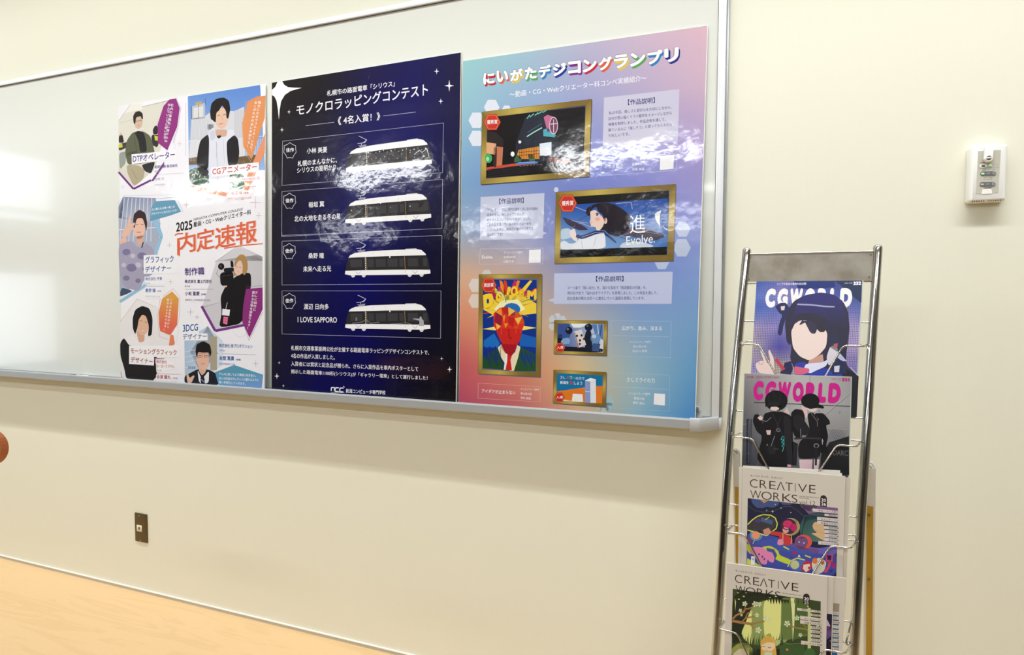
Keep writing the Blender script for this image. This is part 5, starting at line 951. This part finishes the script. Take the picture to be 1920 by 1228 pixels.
        P.poly(INK2, 13, '1049 450 1054 425 1070 414 1092 412 1110 424 1118 444 1117 532 1048 520'); P.text('20', WT, 14, 1060, 480, 1108, 486, 32, bold=.02); P.text('25', (200, 200, 190), 14, 1060, 520, 1108, 526, 32, bold=.02)
        P.auto = True
        P.poly((62, 76, 42), 4, '304 360 1236 494 1226 1300 288 1300'); P.poly((40, 48, 28), 5, '304 360 900 446 860 500 640 470 520 520 440 700 395 800 400 900 290 960')
        P.poly((150, 168, 98), 5, '640 478 500 560 440 720 395 830 410 880 500 960 900 960 900 470'); P.poly((236, 240, 150), 6, '640 480 820 455 816 700 805 900 640 900 625 600'); P.poly((236, 240, 150), 6, '395 830 440 720 505 560 505 830 500 960 430 900'); P.poly((110, 132, 72), 6, '820 455 915 455 930 600 945 900 806 900 815 700'); P.poly((236, 240, 170), 6, '915 455 965 462 960 700 940 920 925 700'); P.poly((86, 110, 56), 6, '965 462 1100 480 1100 860 950 900'); P.poly((206, 218, 140), 6, '1098 560 1130 565 1132 1000 1098 1000')
        P.poly((216, 224, 130), 6, '325 460 340 500 330 600'); P.poly((66, 96, 52), 7, '800 910 960 960 1060 950 1090 1300 800 1300'); P.line((120, 160, 110), 8, 4, '800 920 900 945 1060 940'); P.poly((30, 40, 20), 7, '560 1000 800 1000 810 1300 560 1300')
        for k in range(22): x = 400 + k * 20; P.poly((50, 70, 40), 8, (x, 960), (x + 12 + (k % 3) * 10, 820 + (k * 37) % 70), (x + 16, 960))
        for k in range(12): x = 480 + k * 14; P.poly((30, 44, 26), 9, (x, 1060), (x + 12, 950 + (k * 37) % 40), (x + 14, 1060))
        BR_ = (176, 128, 78)
        P.line(BR_, 9, 28, '300 700 420 722 520 735'); P.line(BR_, 9, 16, '520 735 580 715 640 706'); P.line(BR_, 9, 20, '305 680 340 640 420 610 440 560'); P.line(BR_, 9, 14, '420 580 480 570 530 545'); P.line(BR_, 9, 14, '395 720 440 670 520 655 560 645'); P.line(BR_, 9, 12, '440 665 460 620 510 600'); P.line(BR_, 9, 12, '495 740 520 775 560 785'); P.line(BR_, 9, 14, '910 755 980 775 1060 785 1095 800'); P.line(BR_, 9, 10, '1085 780 1050 730'); P.line(BR_, 9, 8, '1050 850 1095 850')
        for x, y, r in ((432, 520, 30), (540, 522, 34), (585, 525, 28), (385, 590, 22), (398, 640, 14), (560, 640, 26), (500, 605, 14), (650, 672, 28), (690, 690, 26), (575, 798, 36), (880, 730, 36), (985, 670, 30), (945, 655, 18), (1020, 850, 24), (1205, 745, 22)):
            for k in range(5):
                a = math.radians(72 * k + x); P.poly((238, 242, 206) if k % 2 else (222, 232, 184), 10, (x, y), (x + r * math.cos(a - .45) * .8, y + r * math.sin(a - .45) * .8), (x + r * math.cos(a), y + r * math.sin(a)), (x + r * math.cos(a + .45) * .8, y + r * math.sin(a + .45) * .8))
        for x, y in ((360, 400), (420, 440), (450, 400), (370, 470), (1100, 545), (760, 440), (700, 455)): P.poly((200, 216, 130), 9, (x - 14, y), (x, y - 8), (x + 14, y + 4), (x, y + 10))
        for k in range(8): x = 660 + k * 30; P.poly((44, 50, 28), 11, (x, 452 + k * 4), (x + 30, 456 + k * 4), (x + 20, 500 + (k * 29) % 30))
        P.poly((160, 168, 84), 8, '295 990 360 940 430 930 500 970 520 1040 500 1100 290 1060'); P.poly((216, 206, 176), 9, '292 1060 380 990 450 1010 480 1060 480 1300 290 1300'); P.poly((196, 202, 110), 8, '400 930 470 940 515 1000 480 1030')
        P.ell((224, 180, 84), 11, 680, 946, 84, 84, 24); P.poly((224, 180, 84), 10, '600 960 760 960 770 1080 800 1300 570 1300 600 1080'); P.poly((244, 220, 180), 12, '606 960 640 925 750 930 752 985 720 1020 650 1022 612 1000'); P.poly((224, 180, 84), 13, '600 960 640 880 700 866 660 930'); P.poly((230, 190, 96), 13, '690 866 740 890 764 960 740 930'); P.line((150, 60, 50), 14, 6, '612 968 646 976'); P.line((150, 60, 50), 14, 6, '676 982 712 984'); P.line((180, 60, 60), 14, 4, '655 1008 672 1010'); P.poly((206, 226, 190), 12, '640 1030 720 1030 745 1300 620 1300'); P.poly((190, 206, 140), 10, '750 905 800 900 812 930 770 970'); P.poly((170, 178, 90), 10, '650 850 700 830 720 870 680 868')
        P.ell((200, 140, 60), 9, 880, 1005, 14); P.ell((70, 110, 60), 8, 1120, 1050, 60, 60, 18)
        pos = [(985, 562, 590), (1132, 622, 648), (1018, 645, 684), (1018, 690, 728), (1132, 755, 785), (1130, 795, 828), (1130, 840, 872), (1128, 884, 916), (1028, 908, 948)]
        labs = ['学科・コース紹介', '講師紹介', 'タイムテーブル', '卒業までの流れ', '教育実績', '就職実績', '来校企業', '学生作品', 'コンテスト実績']
        for (x, y, y2), s in zip(pos, labs):
            P.poly((226, 216, 204), 11, (x, y), (1250, y + (1250 - x) * .13), (1248, y2 + (1250 - x) * .13 - 6), (x, y2)); P.text(s, INK2, 12, 1250 - len(s) * 27, y2 - 4 + (1250 - x - len(s) * 27) * .11, 1248, y2 - 8 + (1250 - x) * .12, 21)
def K12(x, y): return (1330 + x / 5.582, 860 + y / 5.582)
def K11(x, y): return (1320 + x / 5.647, 1040 + y / 5.647)
# back copies first: they peep out above and to the right of the front one
P, tt = magazine('rearmost cream booklet of the upper deck, a thin white top edge', 'booklet', [K12(352, 72), K12(1370, 124), K12(1352, 1500), K12(335, 1450)], .044, .014, .002, 'paper', Z_, 'matt', name='booklet')
P.poly((232, 228, 220), 0, *[(1393, 873.5), (1575, 882.5), (1573.5, 1126), (1391, 1117)]); P.build('cover_print', M['matt'], tt)
P, tt = magazine('second rearmost cream booklet of the upper deck, a white top edge', 'booklet', [K12(340, 88), K12(1390, 152), K12(1372, 1520), K12(328, 1460)], .047, .017, .002, 'paper', Z_, 'matt', name='booklet')
P.poly((232, 228, 220), 0, *[(1391.5, 876.4), (1578.3, 888), (1575, 1128), (1389.5, 1118)]); P.build('cover_print', M['matt'], tt)
P, tt = magazine('cream booklet sticking out right of the front one in the upper booklet deck', 'booklet', [K12(410, 110), K12(1478, 203), K12(1424, 1540), K12(400, 1480)], .051, .021, .003, 'paper', Z_, 'matt', name='booklet')
P.poly((216, 208, 194), 0, *[(1404, 880.5), (1594, 896.8), (1584.6, 1134), (1402.5, 1123)]); P.build('cover_print', M['matt'], tt)
q12 = [K12(310, 90), K12(1424, 186), K12(1382, 1540), K12(298, 1430)]
P, tt = magazine('front cream booklet of the upper deck with a starry cartoon cockpit picture', 'booklet', q12, .056, .026, .0035, 'paper', Z_, 'matt', name='booklet')
P.poly(CR, 0, *[(x * .999 + 1.4, y + .3) if i in (0, 3) else (x - .3, y + .3) for i, (x, y) in enumerate(q12)])
P.frame(1330, 860, 5.582); P.line((196, 188, 176), 1, 5, '345 100 325 1420'); P.line((238, 234, 226), 1, 4, '1418 190 1385 1500'); booklet_print(P, K12, 12); P.build('cover_print', M['matt'], tt)
# lower deck
P, tt = magazine('cream booklet with blue striped index, rightmost in the lower booklet deck', 'booklet', [K11(440, 120), K11(1510, 250), K11(1432, 1560), K11(420, 1480)], .046, .016, .003, 'paper', Z_, 'matt', name='booklet')
P.frame(1320, 1040, 5.647); P.poly(CR, 0, '445 124 1506 252 1430 1550 425 1480'); P.poly((160, 148, 124), 2, '1368 512 1434 520 1430 608 1365 602')
for k, s in enumerate(['学科紹介', '講師紹介', '教育実績', 'テーブル', 'の流れ', '就職実績', '来校企業', '学生作品', 'テスト実績']):
    y = 606 + k * 47; P.poly((228, 220, 208), 2, (1300, y), (1440, y + 8), (1436, y + 34), (1300, y + 26)); P.text(s, INK2, 3, 1440 - k - 27 * len(s), y + 22, 1438 - k, y + 32, 22); P.poly((44, 100, 140), 2, (1330, y + 28), (1428, y + 36), (1428, y + 50), (1330, y + 42))
P.poly((44, 110, 170), 2, '1340 1030 1412 1040 1400 1300 1340 1300'); P.build('cover_print', M['matt'], tt)
P, tt = magazine('cream booklet with dark violet cover picture, middle of the lower booklet deck', 'booklet', [K11(380, 105), K11(1375, 240), K11(1342, 1540), K11(360, 1470)], .050, .020, .003, 'paper', Z_, 'matt', name='booklet')
P.frame(1320, 1040, 5.647); P.poly(CR, 0, '384 109 1372 242 1340 1530 364 1470'); P.grad(2, [(34, 26, 52), (40, 30, 66), (24, 18, 40), (24, 18, 40)], [(700, 560), (1357, 630), (1342, 1100), (700, 1060)], 6); P.poly((110, 80, 150), 3, '1296 700 1325 740 1345 800 1345 860 1300 900'); P.poly((226, 200, 210), 4, '1300 680 1312 700 1340 760 1300 760'); P.text('SE', (110, 28, 36), 6, 1300, 800, 1348, 806, 48); P.star((230, 230, 240), 4, 1337, 912, 8)
P.build('cover_print', M['matt'], tt)
q11 = [K11(243, 86), K11(1308, 232), K11(1284, 1530), K11(205, 1400)]
P, tt = magazine('front cream booklet of the lower deck with a green forest picture', 'booklet', q11, .056, .026, .004, 'paper', Z_, 'matt', name='booklet')
P.frame(1320, 1040, 5.647); P.poly(CR, 0, '247 89 1306 233 1283 1525 208 1396'); P.line((240, 238, 232), 1, 5, '310 96 1300 232'); booklet_print(P, K11, 11); P.build('cover_print', M['matt'], tt)

# ------------------------------------------------------------------ gas alarm on the wall
ax0, ax1, az0, az1 = .4755, .5460, 1.4655, 1.5965
ga = thing('gas_alarm', 'white gas alarm box with two slate buttons on the wall at the right', 'gas alarm', ((ax0 + ax1) / 2, 0, az0))
bm = bmesh.new(); bmesh.ops.create_cube(bm, size=1)
for v in bm.verts: v.co = Vector(((ax0 + ax1) / 2 + v.co.x * (ax1 - ax0) * 1.03, -.0155 + v.co.y * .030, (az0 + az1) / 2 + v.co.z * (az1 - az0) * 1.01))
ed = [e for e in bm.edges if abs(e.verts[0].co.y - e.verts[1].co.y) > .01]; bmesh.ops.bevel(bm, geom=ed, offset=.007, segments=5, profile=.5, affect='EDGES')
fr = max(bm.faces, key=lambda f: -f.calc_center_median().y); bmesh.ops.bevel(bm, geom=list(fr.edges), offset=.0065, segments=3, profile=.4, affect='EDGES')
MB().bm(bm, True).build('housing', M['white'], ga)
AY = -.0308
def AP(x, y, o=0): return at(1780 + x / 7.671, 240 + y / 7.671, (0, AY - o, 0), (0, 1, 0))
def slab(pts, o0, o1):
    ring = [AP(x, y, o1) for x, y in pts]; return MB().prism(ring, (0, o1 - o0, 0))
slab([(415, 330), (742, 315), (705, 928), (385, 945)], -.001, .0004).build('face_plate', M['plate'], ga)
slab([(476, 882), (604, 874), (618, 930), (612, 945), (462, 950)], -.001, .0009).build('lower_tab', M['white'], ga)
# hooded test port: a half-round bar that hangs over the plate
hp = [(514, 278), (646, 272), (636, 440)] + [(570 + 66 * math.cos(math.radians(t)), 432 + 58 * math.sin(math.radians(t))) for t in range(15, 180, 15)] + [(503, 440)]
hb = bmesh.new(); vs_ = [hb.verts.new(AP(x, y, .0105)) for x, y in hp]; f_ = hb.faces.new(vs_); ex = bmesh.ops.extrude_face_region(hb, geom=[f_])
for v in ex['geom']:
    if isinstance(v, bmesh.types.BMVert): v.co.y += .0115
hb.faces.ensure_lookup_table(); ff = min(hb.faces, key=lambda f: f.calc_center_median().y); bmesh.ops.bevel(hb, geom=list(ff.edges), offset=.0028, segments=4, profile=.5, affect='EDGES')
MB().bm(hb, True).build('test_port_hood', M['white'], ga)
c = AP(570, 430, .0108); MB().tube([c, c + np.array([0, .004, 0])], .0052, 24).build('port_opening', M['groove'], ga)
MB().box(c[0] - .0051, c[0] + .0051, c[1] - .0018, c[1] + .003, c[2] - .0016, c[2] + .0016, .0008, 1).build('port_bar', M['white'], ga)
def pill(cx, cy, wx, hy, o, name, m, par, th=.0012, sl=-.02):
    P_ = [(cx + wx * k, cy + sl * wx * k * 1.0) for k in (-1, 1)]; pts = []
    for t in range(90, 271, 20): pts.append((P_[0][0] + hy * math.cos(math.radians(t)), P_[0][1] + hy * math.sin(math.radians(t))))
    for t in range(-90, 91, 20): pts.append((P_[1][0] + hy * math.cos(math.radians(t)), P_[1][1] + hy * math.sin(math.radians(t))))
    return slab(pts, o - .001, o + th).build(name, m, par)
pill(488, 546, 34, 22, .0004, 'slide_switch', M['white'], ga, .001, -.05); slab([(465, 537), (512, 536), (512, 556), (465, 557)], .0006, .0018).build('switch_slot', M['black'], ga)
slab([(568, 526), (612, 520), (612, 542), (568, 548)], .0002, .0010).build('power_light', M['led'], ga)
for k, (x, y) in enumerate(((562, 652), (553, 806))):
    bt = pill(x, y, 84, 30, .0004, 'button', M['button'], ga)
    pill(x - 80, y + 4, 12, 12, .0016, 'indicator', M['led'] if k == 0 else M['plate'], bt, .0008)
PR = Print((0, AY - .0034, 0), (0, -1, 0)); PR.frame(1780, 240, 7.671)
for x, y in ((646, 646), (637, 802)): PR.line((210, 210, 206), 0, 4, *[(x + 22 * math.cos(t / 10 * 2 * math.pi), y + 22 * math.sin(t / 10 * 2 * math.pi)) for t in range(11)]); PR.text('OK', (200, 200, 198), 0, x - 12, y + 7, x + 12, y + 6, 13)
for x, y in ((560, 652), (553, 806)): PR.text('点検', (190, 192, 192), 0, x - 28, y + 8, x + 22, y + 6, 18)
PR.build('button_marks', M['matt'], ga)
PR = Print((0, AY - .0006, 0), (0, -1, 0)); PR.frame(1780, 240, 7.671); G = (110, 106, 94)
PR.text('警報音量', G, 0, 445, 506, 508, 502, 13, bold=.02); PR.text('切・大・小', G, 0, 440, 588, 538, 583, 12); PR.text('電源 ガス CO', G, 0, 566, 580, 714, 573, 12); PR.text('警報停止', G, 0, 476, 614, 530, 610, 16, bold=.03); PR.text('ボタン・点検', G, 0, 535, 612, 652, 604, 13)
PR.text('都市ガス警報器', G, 0, 492, 722, 622, 716, 13); PR.text('AC100V用', G, 0, 490, 752, 615, 744, 13); PR.poly(G, 0, '490 868 500 860 600 852 608 864'); PR.line((120, 118, 108), 0, 5, '492 866 606 860')
for x in (635, 685): PR.ell((178, 176, 164), 0, x, 526, 14, 8, 12)
PR.build('plate_lettering', M['matt'], ga)
sl = MB()
for x in (337, 369, 402, 434, 467, 500, 575, 608, 642, 675, 708, 742):
    y = 1028 - (x - 337) * .028; A_, B_ = AP(x - 5, y - 14, .0006), AP(x + 6, y + 18, .0006); sl.box(A_[0], B_[0], AY + .008, AY + .002, az0 - .0 + .0, az0 + .0075)
sl.build('vent_slots', M['bronze'], ga)
sl = MB()
for x in (375, 408, 440, 473, 506, 540, 620, 654, 688, 720, 754, 788): p = AP(x, 258, 0); sl.box(p[0] - .0012, p[0] + .0012, AY + .006, AY + .0035, az1 - .0045, az1 - .0035)
sl.build('top_vent_holes', M['groove'], ga); p = AP(542, 990); MB().box(p[0] - .004, p[0] + .004, AY + .001, AY + .0025, p[2] - .0008, p[2] + .0008).build('latch_slot', M['groove'], ga)
# ------------------------------------------------------------------ telephone socket plate
ox, oz = -2.3814, .2170
so = thing('socket_plate', 'dark bronze telephone socket plate low on the wall under the white poster', 'socket plate', (ox + .035, 0, oz))
MB().box(ox, ox + .07, -.0052, -.0002, oz, oz + .12, .002, 3).build('plate', M['bronze'], so)
def NP(x, y, yy=-.0055): return at(220 + x / 12.28, 940 + y / 12.28, (0, yy, 0), (0, 1, 0))
p, q = NP(447, 548), NP(570, 692); js = MB().box(p[0], q[0], -.0068, -.005, (p[2] + q[2]) / 2 - .0135, (p[2] + q[2]) / 2 + .0135, .0008, 1).build('jack_insert', M['ivory'], so)
c = ((p[0] + q[0]) / 2, (p[2] + q[2]) / 2); MB().box(c[0] - .005, c[0] + .005, -.0071, -.0066, c[1] - .004, c[1] + .006).box(c[0] - .0025, c[0] + .0025, -.0071, -.0066, c[1] - .0065, c[1] - .004).build('jack_hole', M['groove'], js)
for (x, y) in ((502, 335), (530, 900)): p = NP(x, y); MB().tube([p + np.array([0, .001, 0]), p + np.array([0, -.0012, 0])], [.0036, .003], 14).build('screw', M['screw'], so)
# ------------------------------------------------------------------ plywood chair whose back corner shows at the left edge
CP = at(13, 825, (0, -1.018, 0), (0, 1, 0)); cx1, ctop = CP[0], at(0, 803.5, (0, -1.02, 0), (0, 1, 0))[2]
ch = thing('chair', 'orange plywood chair, its rounded back corner at the left edge of the photo', 'chair', (cx1 - .20, -1.05, 0))
def rrect(x0, x1, z0, z1, r, n=8):
    out = []
    for cx, cz, a0 in ((x1 - r, z1 - r, 0), (x0 + r, z1 - r, 90), (x0 + r, z0 + r, 180), (x1 - r, z0 + r, 270)):
        for k in range(n + 1): t = math.radians(a0 + 90 * k / n); out.append((cx + r * math.cos(t), cz + r * math.sin(t)))
    return out
bk = MB(); rr = [(x, -1.05 + .10 * ((x - (cx1 - .2)) / .2) ** 2 * .35, z) for x, z in rrect(cx1 - .40, cx1, ctop - .075, ctop, .037)]
bk.prism(rr, (0, -.014, 0)); bk.build('backrest', M['wood'], ch)
st = MB(); bm = bmesh.new(); bmesh.ops.create_cube(bm, size=1)
for v in bm.verts: v.co = Vector((cx1 - .2 + v.co.x * .40, -1.27 + v.co.y * .40, .43 + v.co.z * .014))
bmesh.ops.bevel(bm, geom=[e for e in bm.edges if abs(e.verts[0].co.z - e.verts[1].co.z) > .01], offset=.06, segments=6, affect='EDGES')
st.bm(bm).build('seat', M['wood'], ch)
for sx in (-1, 1):
    x = cx1 - .2 + sx * .12
    MB().tube(fillet([(x, -1.05 - .004 + .02, ctop - .05), (x, -1.055 + .02, .5), (x, -1.09, .415), (x, -1.02, .002)], .04), .011, 12).build('leg', M['chrome'], ch)
    MB().tube(fillet([(x, -1.10, .414), (x, -1.42, .414), (x, -1.47, .002)], .04), .011, 12).build('leg', M['chrome'], ch)
